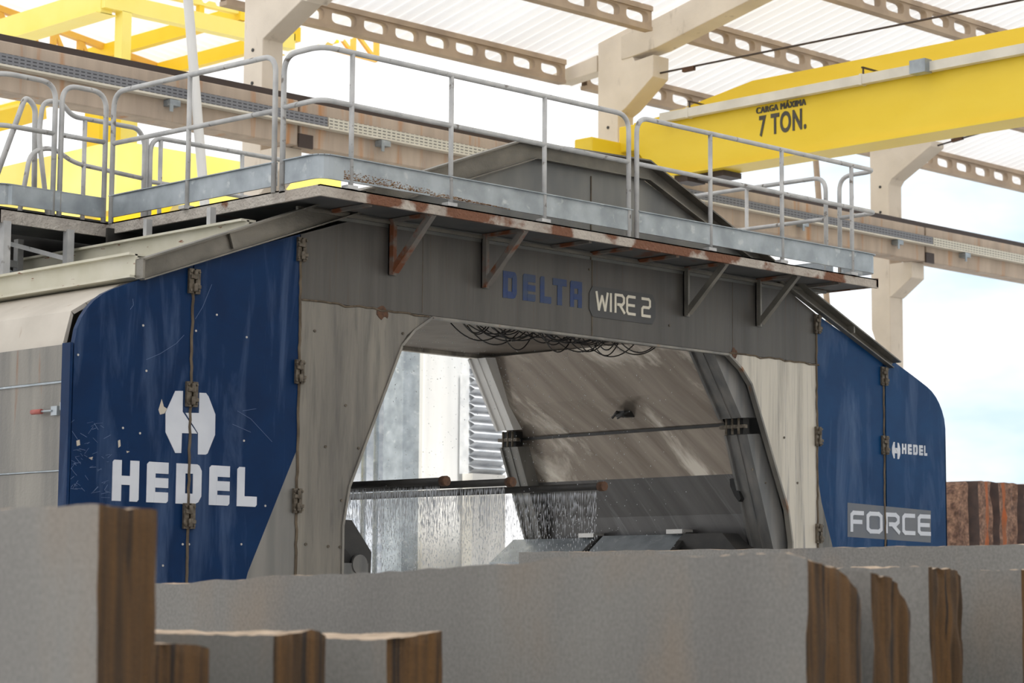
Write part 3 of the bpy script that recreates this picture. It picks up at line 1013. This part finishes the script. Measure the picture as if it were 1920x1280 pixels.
# cream longitudinal beams
for x, z0, z1, y0, y1 in ((-1.62, 4.20, 4.38, -.0, 3.6), (-.45, 4.62, 4.80, .1, 3.6)):
    m = MB().box(x - .012, x + .012, y0, y1, z0, z1).box(x - .07, x + .08, y0, y1, z1 - .012, z1 + .008).box(x - .06, x + .08, y0, y1, z0 - .008, z0 + .012)
    m.build('long_beam', 'cream', ws)
m = MB().bar((-1.2, 2.5, 4.45), (-.62, 1.35, 4.55), .03, .1)
m.build('tie_bar', 'cream', ws)
for x in (-1.27, -.62):
    MB().box(x - .035, x + .035, 2.40, 2.47, 4.36, 4.955).build('support_post', 'tube', ws)
    MB().box(x - .03, x + .03, 3.2, 3.27, 4.36, 4.955).build('support_post', 'tube', ws)
MB().bar((-1.27, 2.44, 4.50), (-.62, 3.2, 4.52), .03, .05).build('cross_bar', 'tube', ws)
MB().bar((-1.27, 3.22, 4.75), (-.62, 3.22, 4.72), .03, .06).build('cross_bar', 'tube', ws)
MB().bar((-.62, 2.46, 4.70), (-1.0, 3.2, 4.93), .03, .04).build('cross_bar', 'tube', ws)
for y in (.65, 1.55):
    MB().box(-.42, -.36, y, y + .05, 4.80, 4.98).build('support_post', 'tube', ws)
MB().box(-2.6, .6, 3.54, 3.60, 4.3, 5.30).box(-1.05, -.55, 3.40, 3.46, 4.62, 4.92).build('rear_cabinet', 'dark', ws)
MB().box(-.3, 7.3, 2.3, 2.33, 4.82, 5.0).build('deck_beam', 'dark', ws)
m = MB().prism([(-1.18, 4.30), (-.80, 4.30), (-.72, 4.55), (-1.05, 4.66), (-1.18, 4.66)], 'Y', 2.9, 3.5)
m.build('motor_cover', 'galv', ws)

# rear frame
RY = 3.45
rear = [(-2.1, .6), (.60, .6), (.60, 2.4), (1.2, 3.90), (1.60, 4.36), (5.5, 4.36), (5.86, 3.90), (6.46, 2.4), (6.46, .6), (9.15, .6), (9.15, 3.6), (8.2, 4.28), (6.6, 4.90), (4.3, 5.74), (2.76, 5.74), (.45, 4.90), (-1.6, 4.24), (-2.1, 3.6)]
MB().prism(rear, 'Y', RY, RY + .08).build('rear_frame', 'pale_steel', ws)

# right cabinet and side wall
m = MB().box(9.24, 9.27, .2, 3.0, .6, 3.5)
m.build('side_panel', 'side', ws)

# tunnel: right inner wall with folds
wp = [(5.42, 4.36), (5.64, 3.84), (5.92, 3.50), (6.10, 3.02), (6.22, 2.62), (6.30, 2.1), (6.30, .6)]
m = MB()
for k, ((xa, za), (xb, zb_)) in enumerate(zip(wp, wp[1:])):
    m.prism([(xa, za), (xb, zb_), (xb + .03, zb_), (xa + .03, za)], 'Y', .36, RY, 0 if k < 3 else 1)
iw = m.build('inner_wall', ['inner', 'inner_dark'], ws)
m = MB()
m.bar((5.90, .36, 3.505), (5.90, RY, 3.49), .012, .03)
m.build('seam', 'dark', iw)
# handle on the wall
p = at(1172, 778, X=5.72)
m = MB()
m.tube([(5.70, p[1] + .16, p[2] - .02), (5.62, p[1] + .02, p[2] + .03)], .014, 8)
m.tube([(5.60, p[1] + .0, p[2] - .04), (5.62, p[1] - .14, p[2] + .03)], .014, 8)
m.box(5.64, 5.8, p[1] - .06, p[1] + .06, p[2] - .02, p[2] + .04)
m.build('handle', 'dark', iw)
m = MB()
P = [at(x, y, X=6.2) for x, y in ((1381, 898), (1392, 900), (1402, 935), (1398, 941), (1390, 930), (1382, 912))]
m.prism([(p[1], p[2]) for p in P], 'X', 6.09, 6.24)
m.build('slot_hole', 'black', iw)
# left inner wall (mirror, mostly hidden)
m = MB()
for (xa, za), (xb, zb_) in zip(mir(wp), mir(wp)[1:]):
    m.prism([(xa - .03, za), (xb - .03, zb_), (xb, zb_), (xa, za)], 'Y', .36, RY)
m.build('inner_wall', 'inner_dark', ws)

clp = [(5.42, 4.36), (5.64, 3.84), (5.92, 3.50), (6.10, 3.02), (6.22, 2.62), (6.30, 2.1), (6.30, .6), (6.94, .6), (6.94, 4.36)]
MB().prism(clp, 'Y', .36, .38).build('closing_plate', 'inner_dark', ws)
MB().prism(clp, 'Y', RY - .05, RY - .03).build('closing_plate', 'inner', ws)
MB().prism(mir(clp), 'Y', .36, .38).build('closing_plate', 'inner_dark', ws)
# guide channels front and rear, right side
def channel(y0, y1, mt, segs, hx):
    o = None
    for ((xa, za), (xb, zb_), w), mt_ in zip(segs, mt):
        m = MB()
        m.prism([(xa, za), (xb, zb_), (xb + w, zb_ + .02), (xa + w, za + .02)], 'Y', y0, y1)
        m.bar((xa - .004, (y0 + y1) / 2, za), (xb - .004, (y0 + y1) / 2, zb_), .012, .012)
        m.bar((xa - .01, y1, za), (xb - .01, y1, zb_), .03, .03)
        o = m.build('guide_channel', mt_, ws)
    m = MB()
    m.box(hx, hx + .10, y0 + .02, y1 - .02, 3.40, 3.57)
    m.build('hinge_gap', 'black', o)
    m = MB()
    m.box(hx - .035, hx + .02, y0 - .02, y1 + .03, 3.46, 3.495)
    for f in (.2, .5, .8):
        yy = y0 + (y1 - y0) * f
        m.tube([(hx - .03, yy, 3.40), (hx - .03, yy, 3.57)], .014, 6)
    m.build('hinge', 'hinge', o)


channel(.08, .35, ('channel', 'channel'), (((5.36, 4.24), (5.83, 3.56), .28), ((5.92, 3.40), (6.40, 2.05), .27)), 5.88)
channel(RY - .25, RY - .01, ('whitesteel', 'door_steel'), (((5.27, 4.34), (5.71, 3.58), .22), ((5.77, 3.40), (6.32, 2.0), .24)), 5.77)  # upper rear channel coloured pale so that it looks lit from outside

# tunnel ceiling with raked ribs
m = MB().prism([(.06, 4.33), (RY, 4.40), (RY, 4.46), (.06, 4.40)], 'X', 1.35, 5.6)
tcl = m.build('tunnel_ceiling', 'ceiling', ws)
x = 1.2
while x < 4.6:
    MB().bar((x, .12, 4.322), (x + 1.05, .87, 4.338), .014, .016).build('rib', 'pale_steel', tcl)
    x += .19
# slack wires
rnd = random.Random(11)
for k in range(44):
    y = rnd.uniform(.35, 1.1)
    x0 = 2.5 + 1.9 * (k / 44) + rnd.uniform(-.1, .1)
    L = rnd.uniform(.4, .8)
    sag = rnd.uniform(.06, .19)
    pts = []
    for j in range(13):
        t_ = j / 12
        pts.append((x0 + L * t_, y + .1 * math.sin(k) * t_, 4.32 - sag * (1 - (2 * t_ - 1) ** 2)))
    MB().tube(pts, .0065, 5).build('slack_wire', 'wire', ws)

# spray pipes and falling water
rndw = random.Random(21)


def pipe_at(x, y0, z, idx):
    p = MB().tube([(x, y0, z), (x, RY + .9, z)], .034, 14).build('spray_pipe', 'dark', ws)
    MB().tube([(x, y0 - .05, z), (x, y0 + .02, z)], .046, 8).build('end_cap', 'rust', p)
    m = MB()
    n = 0
    y = y0 + .05
    while y < RY + .2:
        y += rndw.uniform(.005, .017)
        r = rndw.uniform(.0018, .0046)
        top = z - .035
        zc = top
        floor_ = 1.85
        lean = rndw.uniform(-.012, .012)
        solid = rndw.uniform(.05, .4)
        # continuous thread first, then breaking into drops
        while zc > floor_:
            if top - zc < solid:
                L = rndw.uniform(.06, .16); gap = rndw.uniform(0, .012)
            else:
                L = rndw.uniform(.010, .05); gap = rndw.uniform(.03, .13) * (1 + (top - zc))
            x2 = x + rndw.uniform(-.006, .006)
            yy = y + lean * (top - zc) * 3 + rndw.uniform(-.004, .004)
            i = m.add([(x2 - r, yy, zc - L * .35), (x2, yy - r, zc - L * .35), (x2 + r, yy, zc - L * .35), (x2, yy + r, zc - L * .35), (x2, yy, zc), (x2, yy, zc - L)])
            for a in range(4):
                b = (a + 1) % 4
                m.face((i + a, i + b, i + 4), 0, True)
                m.face((i + b, i + a, i + 5), 0, True)
            zc -= L + gap
    o = m.build('falling_water', 'water')
    tag(o, ['curtain of water falling from the leftmost spray pipe in the opening', 'curtain of water falling from the middle spray pipe in the opening', 'curtain of water falling from the long right spray pipe against dark steel'][idx], 'water', 'water falling from the spray pipes', 'stuff')


pipe_at(1.88, .22, 2.765, 0)
pipe_at(2.70, .22, 2.79, 1)
pipe_at(3.92, .22, 2.80, 2)
# loose drops through the opening
m = MB()
for k in range(1500):
    x = rndw.uniform(1.2, 5.4); y = rndw.uniform(.3, 2.6); z = rndw.uniform(2.2, 4.3)
    r = rndw.uniform(.0016, .0042) if k % 6 else rndw.uniform(.004, .006)
    i = m.add([(x - r, y, z), (x, y - r, z), (x + r, y, z), (x, y + r, z), (x, y, z + r * 1.5), (x, y, z - r * 1.2)])
    for a in range(4):
        b = (a + 1) % 4
        m.face((i + a, i + b, i + 4), 0, True)
        m.face((i + b, i + a, i + 5), 0, True)
tag(m.build('water_drops', 'water'), 'loose water drops flying through the open portal of the wire saw', 'water', None, 'stuff')

# dark octagonal pulley guard inside the left pillar
m = MB()
og = [(.35, 1.2), (.35, 2.42), (1.02, 2.40), (1.25, 2.13), (1.22, 1.2)]
m.prism(og, 'Y', .45, .52)
gd = m.build('pulley_guard', 'dark', ws)
m = MB().tube([(.86, .44, 2.0), (.86, .455, 2.0)], .17, 24)
m.build('guard_opening', 'black', gd)
m = MB()
m.box(.8, 1.18, .41, .44, 1.4, 2.03)
m.tube([(1.08, .40, 2.02), (1.08, .44, 2.02)], .085, 20)
m.build('guide_plate', 'channel', gd)

# lids at the foot of the right inner wall
for y0, y1, mt, zt_ in ((2.32, 3.6, 'galv', 2.40), (1.06, 2.24, 'galv', 2.42)):
    m = MB()
    m.prism([(5.75, 2.14), (6.12, zt_), (6.32, zt_), (6.32, 1.2), (5.75, 1.2)], 'Y', y0, y1)
    m.prism([(5.72, 2.13), (6.11, zt_ + .02), (6.33, zt_ + .02), (6.33, zt_ - .02), (6.12, zt_ - .02), (5.72, 2.08)], 'Y', y0 - .05, y0 + .01, 1)
    lid = m.build('lower_cover', [mt, 'dark'], ws)
    m = MB().box(6.05, 6.22, y0 + .0, y0 + .22, zt_ + .005, zt_ + .05)
    m.build('latch', 'bright', lid)
m = MB()
m.prism([(.30, 1.6), (.30, 2.25), (.48, 2.42), (1.0, 2.42), (1.26, 2.2), (1.26, 1.6)], 'X', 6.0, 6.34)
m.build('pulley_guard', 'dark', ws)

# legs under the machine (hidden by the blocks)
for x in (-1.2, 0.3, 6.8, 8.2):
    MB().box(x - .2, x + .2, .1, 2.9, 0, .6).build('foot', 'dark', ws)

# ================================================================== WALKWAY
XL = -.23
XR = 2 * CX + .23
ZD, ZL = 4.958, 5.05
YO = -.55
ww = empty('service_walkway', (CX, -.2, 4.9), 'galvanised walkway with tubular guard rail running round the top of the wire saw', 'walkway')
# deck
m = MB()
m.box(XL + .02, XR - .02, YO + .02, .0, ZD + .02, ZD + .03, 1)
m.box(XL, XR, YO, YO + .03, ZD, ZL)
m.box(XL + .001, XL + .03, YO + .028, -.1, ZD + .001, ZL - .001)
m.box(XL, XL + .03, -.1, 2.45, ZD + .0, ZL + .01, 2)
m.box(XR - .03, XR, YO, 2.45, ZD + .01, ZL + .01)
m.box(XL, XR, YO, -.02, ZL - .012, ZL)
m.box(XL, XL + .7, -.02, 2.45, ZL - .002, ZL + .01)
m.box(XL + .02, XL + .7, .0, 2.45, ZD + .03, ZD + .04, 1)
m.box(XR - .7, XR, -.02, 2.45, ZL - .002, ZL + .01)
m.box(-1.36, XL + .7, 2.42, 3.15, ZL + .0, ZL + .012)
m.box(-1.36, XL + .02, 2.42, 2.45, ZD - .02, ZL + .012, 2)
m.box(-1.36, -1.33, 2.42, 3.15, ZD - .02, ZL + .012, 2)
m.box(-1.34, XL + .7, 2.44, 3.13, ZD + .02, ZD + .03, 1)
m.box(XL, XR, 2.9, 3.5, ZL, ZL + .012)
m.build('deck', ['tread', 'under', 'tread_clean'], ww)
# deck cross ribs under the front deck
for x in (.35, 1.01, 2.13, 3.0, 3.55, 4.2, 4.88, 5.98, 6.7):
    MB().bar((x, YO + .05, ZD + .0), (x + .0, -.01, ZD - .0), .04, .03).build('deck_rib', 'rusty_bracket', ww)
# corner cap, wall angle
m = MB().box(XL + .2, XR - .2, -.03, .0, ZD - .03, ZD)
m.build('wall_angle', 'rafter', ww)
# brackets
for i, x in enumerate((1.03, 2.14, 4.88, 5.99)):
    mt = 'rusty_bracket' if i < 2 else 'rafter'
    m = MB()
    m.box(x - .035, x + .05, -.02, -.008, 4.49, ZD)
    m.box(x - .035, x - .025, -.07, -.008, 4.49, ZD)
    m.build('bracket_leg', mt, ww)
    m = MB()
    m.bar((x + .01, -.05, 4.51), (x + .01, YO + .03, ZD - .0), .07, .012)
    m.bar((x - .025, -.04, 4.52), (x - .025, YO + .03, ZD - .0), .012, .06)
    m.build('bracket_strut', mt, ww)

# toe boards
TZ0, TZ1 = 5.108, 5.302


def toe(path, z0=TZ0, z1=TZ1, rustmat='galv'):
    m = MB()
    path = fillet([(x, y, 0) for x, y in path], .14, 5)
    n = len(path)
    rows = [[(p.x, p.y, z) for p in path] for z in (z0, z1)]
    ctr = Vector((CX, 1.5, 0))
    inner = []
    for k, p in enumerate(path):
        a = path[max(k - 1, 0)]; b = path[min(k + 1, n - 1)]
        t_ = (b - a).normalized()
        nn_ = Vector((-t_.y, t_.x, 0))
        if nn_.dot(ctr - p) < 0: nn_ = -nn_
        inner.append(p + nn_ * .022)
    i = m.add(rows[0] + rows[1] + [(p.x, p.y, z0) for p in inner] + [(p.x, p.y, z1) for p in inner])
    for k in range(n - 1):
        for s0, s1 in ((0, n), (n, 3 * n), (3 * n, 2 * n), (2 * n, 0)):
            m.face((i + s0 + k, i + s0 + k + 1, i + s1 + k + 1, i + s1 + k))
    m.face((i, i + n, i + 3 * n, i + 2 * n)); k = n - 1
    m.face((i + k, i + 2 * n + k, i + 3 * n + k, i + n + k))
    # folded top lip
    m.v
    for k in range(n - 1):
        m.bar(path[k] + Vector((0, 0, z1)), path[k + 1] + Vector((0, 0, z1)), .05, .008)
    return m.build('toe_board', rustmat, ww)


t1 = toe([(XL, -.09), (XL, YO), (3.50, YO)])
t2 = toe([(3.58, YO), (XR, YO), (XR, -.09)])
toe([(XL, .03), (XL, 2.38)])
toe([(XR, .03), (XR, 2.38)])
toe([(XL - .01, 2.45), (-.78, 2.45)], TZ0, 5.285)
toe([(-.80, 2.45), (-1.36, 2.45), (-1.36, 3.2)], TZ0, 5.285)
MB().box(XL + .7, XL + .72, .2, 2.4, ZL + .01, ZL + .13).build('inner_toe_board', 'cream', ww)
MB().box(-1.36, XL + .7, 3.13, 3.15, ZL + .01, ZL + .13).build('inner_toe_board', 'cream', ww)
# rust bloom on the front toe board
m = MB()
rnd = random.Random(9)
for k in range(900):
    u = rnd.random() ** 1.2
    x = XL + .25 + 1.9 * u
    zc = TZ0 + .005 + rnd.random() ** 2 * .075 * (1 - u) + (.012 if u < .5 else 0)
    s_ = rnd.uniform(.0015, .007)
    m.prism([(x + s_ * 1.4 * rnd.uniform(.6, 1.2) * math.cos(a * 1.047), zc + s_ * .6 * rnd.uniform(.6, 1.2) * math.sin(a * 1.047)) for a in range(6)], 'Y', YO - .003, YO)
tag(m.build('rust_bloom', 'ochre_rust', t1), kind='stuff')

TR = .0235
ZT, ZM = 6.19, 5.75


def rail(top, mid, posts, zfoot=5.05):
    """top: 3D path of the bent top tube with its end uprights; mid: path; posts: (x,y,ztop)"""
    m = MB().tube(fillet(top, .16, 7), TR, 12)
    r_ = m.build('guard_rail', 'tube', ww)
    MB().tube(fillet(mid, .12, 6), TR * .95, 12).build('mid_rail', 'tube', r_)
    for x, y, z in posts:
        MB().tube([(x, y, zfoot), (x, y, z)], TR * .92, 12).box(x - .055, x + .055, y - .03, y + .05, ZL, ZL + .03).build('post', 'tube', r_)
    return r_


yi = YO + .01
# front left section (with corner bend) and front right section
rail([(XL, -.06, 5.05), (XL, -.06, ZT), (XL, yi, ZT), (3.47, yi, ZT), (3.47, yi, 5.05)], [(XL, -.06, ZM), (XL, yi, ZM), (3.47, yi, ZM)], [(.10, yi, ZT), (1.22, yi, ZT), (2.36, yi, ZT)])
rail([(3.58, yi, 5.05), (3.58, yi, ZT), (XR + .0, yi, ZT), (XR, -.06, ZT), (XR, -.06, 5.05)], [(3.58, yi, ZM), (XR, yi, ZM), (XR, -.06, ZM)], [(4.63, yi, ZT), (5.72, yi, ZT), (6.86, yi, ZT)])
# left side section
rail([(XL, .05, 5.05), (XL, .05, 6.21), (XL, 2.36, 6.25), (XL, 2.36, 5.05)], [(XL, .05, 5.74), (XL, 2.36, 5.78)], [(XL, 1.23, 6.23)])
# right side section
rail([(XR, .12, 5.05), (XR, .12, 6.21), (XR, 2.36, 6.23), (XR, 2.36, 5.05)], [(XR, .12, 5.76), (XR, 2.36, 5.78)], [(XR, 1.2, 6.22)])
# far left wing sections
rail([(XL - .02, 2.45, 5.05), (XL - .02, 2.45, 6.255), (-.72, 2.45, 6.255), (-.72, 2.45, 5.05)], [(-.72, 2.45, 5.80), (XL - .02, 2.45, 5.80)], [])
rail([(-.79, 2.45, 5.05), (-.79, 2.45, 6.255), (-1.36, 2.45, 6.26), (-1.40, 3.1, 6.26), (-1.40, 3.1, 5.05)], [(-.79, 2.45, 5.80), (-1.36, 2.45, 5.80), (-1.40, 3.1, 5.80)], [])
# rear guard rails and ladder handrails behind the wing
rail([(-.18, 3.4, 5.05), (-.34, 3.4, 6.0), (-.30, 3.4, 6.32), (-.10, 3.4, 6.34), (.02, 3.4, 6.22), (.78, 3.4, 6.22), (.86, 3.4, 6.1), (.86, 3.4, 5.05)],
     [(-.55, 3.4, 5.05), (-.42, 3.4, 5.82), (-.18, 3.4, 5.90), (.05, 3.4, 5.78), (.83, 3.4, 5.74)], [(.17, 3.4, 6.2), (.90, 3.42, 6.17)])
rail([(.93, 3.4, 5.05), (.93, 3.4, 6.16), (XR - .9, 3.4, 6.16), (XR - .9, 3.4, 5.05)], [(.93, 3.4, 5.72), (XR - .9, 3.4, 5.72)], [(1.05, 3.4, 6.14), (2.05, 3.4, 6.14), (4.2, 3.4, 6.14)])
m = MB().tube(fillet([at(-12, 345, Y=3.6), at(48, 180, Y=3.6), at(66, 200, Y=3.6), at(64, 360, Y=3.6)], .12, 7), .026, 12)
m.build('ladder_handrail', 'tube', ww)

# ================================================================== THINGS SEEN THROUGH THE OPENING
def plumb(x0, x1, ytop, Y, ybot=None):
    a, b = at(x0, ytop, Y=Y), at(x1, ytop, Y=Y)
    return a[0], b[0], a[2]


YB = 14.6
x0, x1, zt_ = plumb(788, 872, 560, YB)
t = empty('machine_column', (x0, YB, 0), 'broad pale grey steel column standing behind the water in the opening', 'column')
MB().box(x0 + .1, x1, YB, YB + .7, 0, 6.4).build('shaft', 'whitesteel', t, .02)
MB().box(x0 - .28, x0 + .1, YB + .1, YB + .6, 0, 6.4).build('side_web', 'galv', t)  # darker than the shaft: shading of the column's left side as colour
MB().box(x1 + .05, x1 + .17, YB - .1, YB, 0, 6.4).build('guide_rail', 'dark', t)
# bellows
x0, x1, zt_ = plumb(884, 946, 672, YB - .6)
yb_ = YB - .6
t = empty('bellows_cover', (x0, yb_, 0), 'grey folded bellows hanging beside the dark guide rail in the opening', 'bellows')
m = MB()
n = 15
zs0 = at(900, 888, Y=yb_)[2]
zs1 = at(900, 640, Y=yb_)[2]
pts = []
for k in range(n * 2 + 1):
    z = zs0 + (zs1 - zs0) * k / (n * 2)
    pts.append((yb_ - .09 if k % 2 else yb_ + .06, z))
i = m.add([(xx, y, z) for xx in (x0, x1) for y, z in pts])
N_ = len(pts)
for k in range(N_ - 1):
    m.face((i + k, i + k + 1, i + N_ + k + 1, i + N_ + k))
m.box(x0 + .02, x1 - .02, yb_ + .07, yb_ + .3, zs0, zs1)
m.build('folds', 'bellows', t)
MB().box(x0, x1, yb_ - .05, yb_ + .2, 1.2, zs0).build('lower_plate', 'whitesteel', t)
MB().box(x0 + .1, x1 - .1, yb_ - .05, yb_ + .2, 0, 1.2).build('stand', 'dark', t)
# tarp covered stack
x0, x1, zt_ = plumb(716, 776, 682, 16.4)
m = MB()
rnd = random.Random(4)
nx_, nz_ = 10, 24
w = x1 - x0


def sheet(m, o, du, dv, nu, nv, nrm, amp):
    i = m.add([Vector(o) + Vector(du) * (a / nu) + Vector(dv) * (b / nv) + Vector(nrm) * (amp * mnoise.noise(Vector((a * .5, b * .35, o[0])))) for b in range(nv + 1) for a in range(nu + 1)])
    for b in range(nv):
        for a in range(nu):
            k = i + b * (nu + 1) + a
            m.face((k, k + 1, k + nu + 2, k + nu + 1), 0, True)


sheet(m, (x0 - 1.2, 16.4, 0), (w + 1.2, 0, 0), (0, 0, zt_), nx_, nz_, (0, -1, 0), .08)
sheet(m, (x0 - 1.2, 18.1, 0), (0, -1.7, 0), (0, 0, zt_), nx_, nz_, (-1, 0, 0), .08)
sheet(m, (x1, 16.4, 0), (0, 1.7, 0), (0, 0, zt_), nx_, nz_, (1, 0, 0), .05)
sheet(m, (x0 - 1.2, 16.4, zt_), (w + 1.2, 0, 0), (0, 1.7, 0), nx_, 6, (0, 0, 1), .03)
tag(m.build('tarpaulin_cover', 'tarp'), 'wrinkled silver tarpaulin over a tall stack behind the opening', 'tarpaulin')
x_, _, _z = plumb(693, 705, 700, 6.0)
for px, hgt, lab in ((682, 5.0, 'thin grey pipe nearest the left pillar inside the opening'), (705, 5.0, 'thin grey pipe between the left pillar and the silver tarpaulin')):
    q = at(px, 850, Y=13.4)
    m = MB().tube([(q[0], 13.4, 0), (q[0], 13.4, hgt)], .045, 10)
    tag(m.build('vertical_pipe', 'galv'), lab, 'pipe', 'upright pipes behind the opening')


# ================================================================== GRANITE BLOCKS
def block(px_corner, py_corner, d, thick, length, label, group, top=None, drop=0.0, rough=.012, round_far=0.0, chip=0, endmat='granite_end', seed=0, name='granite_block', ztop=None, endlean=0.0, facemat='granite'):
    """near top corner (grey face / split end) surveyed at a pixel and distance; body runs +Y, thickness +X"""
    p = deep(px_corner, py_corner, d)
    X0, Y0, Z0 = p
    if ztop: Z0 = ztop
    nu, nv, nz_ = 14, 60, 36
    mb = MB()

    def zt(u, v):   # u across 0..1, v along metres
        z = Z0
        if top:
            for (v0, z0_), (v1, z1_) in zip(top, top[1:]):
                if v0 <= v <= v1:
                    z = Z0 + z0_ + (z1_ - z0_) * (v - v0) / max(v1 - v0, 1e-6); break
            else:
                if v > top[-1][0]: z = Z0 + top[-1][1]
        f = max(0.0, 1 - v / .5)
        z -= drop * u ** 1.3 * (.35 + .65 * f)
        if round_far: z -= round_far * max(0, (u - .55) / .45) ** 2.2
        z += rough * mnoise.noise(Vector((u * 3 + seed, v * 6, seed * 1.7))) + rough * .6 * mnoise.noise(Vector((u * 9 + seed, v * 19, 5.1)))
        return z

    def yend(u, z):
        q = rough * 1.3 * mnoise.noise(Vector((u * 26 + seed, z * 1.2, 3.3))) + rough * 1.0 * mnoise.noise(Vector((u * 5, z * 5 + seed, 8.3)))
        return Y0 + q + endlean * (Z0 - z)
    V = [length * (k / nv) ** 1.6 for k in range(nv + 1)]
    gi = {}
    for a in range(nu + 1):
        for b in range(nv + 1):
            u = a / nu
            z = zt(u, V[b])
            y = Y0 + V[b]
            if b == 0: y = yend(u, z)
            gi[a, b] = mb.add([(X0 + u * thick, y, z)])
    for a in range(nu):
        for b in range(nv):
            mb.face((gi[a, b], gi[a + 1, b], gi[a + 1, b + 1], gi[a, b + 1]), 2, True)
    # end face
    ei = {}
    for a in range(nu + 1):
        ztp = mb.v[gi[a, 0]][2]
        for c in range(nz_ + 1):
            if c == 0: ei[a, c] = gi[a, 0]; continue
            z = ztp * (1 - c / nz_)
            ei[a, c] = mb.add([(X0 + a / nu * thick + (0 if 0 < a < nu else (rough * .5 * mnoise.noise(Vector((z * 7, a, seed))))), yend(a / nu, z), z)])
    for a in range(nu):
        for c in range(nz_):
            mb.face((ei[a, c], ei[a, c + 1], ei[a + 1, c + 1], ei[a + 1, c]), 1, True)
    # sides and back
    for a in (0, nu):
        lows = [ei[a, nz_]] + [mb.add([(X0 + a / nu * thick, Y0 + V[b], 0)]) for b in range(1, nv + 1)]
        for b in range(nv):
            if b == 0:
                mb.face([gi[a, 1], gi[a, 0]] + [ei[a, c] for c in range(1, nz_ + 1)] + [lows[1]], 0)
            else:
                mb.face((gi[a, b + 1], gi[a, b], lows[b], lows[b + 1]), 0)
    mb.face([gi[a, nv] for a in range(nu + 1)] + [mb.add([(X0 + thick, Y0 + length, 0)]), mb.add([(X0, Y0 + length, 0)])], 1)
    o = mb.build(name, [facemat, endmat, 'granite_top'])
    tag(o, label, 'stone block', group)
    return o


G = 'sawn granite blocks in the foreground'
block(186, 946, 7.4, .225, 3.0, 'tallest grey granite block with a rusty end, at the left edge', G, drop=.012, rough=.008, seed=1, endlean=-.012)
block(1512, 1040, 9.3, .37, 4.45, 'longest grey granite block across the middle with a brown split end', G,
      top=[(0, -.012), (.12, .008), (.6, .005), (1.45, -.0), (1.5, -.02), (2.3, -.05), (3.3, -.075), (3.9, -.095), (3.95, -.105), (4.45, -.115)], drop=.09, rough=.014, round_far=.10, seed=2)
block(1634, 1072, 9.85, .27, 3.2, 'narrow brown ended block just right of the longest grey block', G, drop=.08, rough=.016, round_far=.09, seed=3)
block(1742, 1064, 11.2, .27, 3.2, 'grey granite block with a chipped brown end, third from the right edge', G, drop=.01, rough=.02, round_far=.03, seed=4)
block(1916, 1070, 11.8, .30, 3.2, 'grey granite block cut off by the right edge of the picture', G, drop=.01, rough=.014, seed=5)
block(2010, 1020, 13.6, .30, 4.6, 'grey granite block behind the others at the right, its end out of view', G, rough=.010, seed=6)
block(515, 1192, 8.5, .245, 2.6, 'low grey block with a dark brown rounded end near the bottom left', G, drop=-.035, rough=.008, round_far=.035, seed=7, ztop=None)
block(726, 1199, 9.0, .29, 2.6, 'low square ended block in front of the longest grey block', G, drop=-.035, rough=.008, seed=8)
block(262, 1207, 8.0, .30, 1.6, 'lowest small block with a striped brown end beside the tallest block', G, drop=.0, rough=.008, round_far=.02, seed=9)

# distant red granite quarry block
p = deep(1768, 900, 34)
m = MB()
z1 = p[2]
nu, nzz = 48, 20
L = 4.6
i0 = {}
for a in range(nu + 1):
    for c in range(nzz + 1):
        u, z = a / nu, z1 * (c / nzz)
        x = p[0] + .02 + L * u
        rnd_ = max(0, 1 - u / .07) ** 2 * .35 * max(0, (c / nzz - .85) / .15)
        y = p[1] - .3 + .10 * mnoise.noise(Vector((u * 9, z * .5, 2))) + .05 * mnoise.noise(Vector((u * 50, z * 5, 2)))
        if a % 18 in (3, 9, 16): y += .10
        i0[a, c] = m.add([(x, y, z - rnd_ + .03 * mnoise.noise(Vector((u * 30, 0, 1))))])
for a in range(nu):
    for c in range(nzz):
        m.face((i0[a, c], i0[a + 1, c], i0[a + 1, c + 1], i0[a, c + 1]), {3: 1, 6: 2, 8: 2, 9: 1, 11: 2, 13: 0, 15: 2, 16: 1}.get(a % 18, 0), False)
b0 = {}
for a in range(nu + 1):
    v = m.v[i0[a, nzz]]
    b0[a] = m.add([(v[0], p[1] + 2.0, v[2])])
for a in range(nu):
    m.face((i0[a, nzz], i0[a + 1, nzz], b0[a + 1], b0[a]))
for a in (0, nu):
    q = m.add([(m.v[i0[a, 0]][0], p[1] + 2.0, 0)])
    m.face([i0[a, c] for c in range(nzz + 1)] + [b0[a], q])
tag(m.build('quarry_block', ['red', 'groove', 'orange_stone']), 'rough red brown granite block with drill grooves, beyond the right doors', 'stone block')
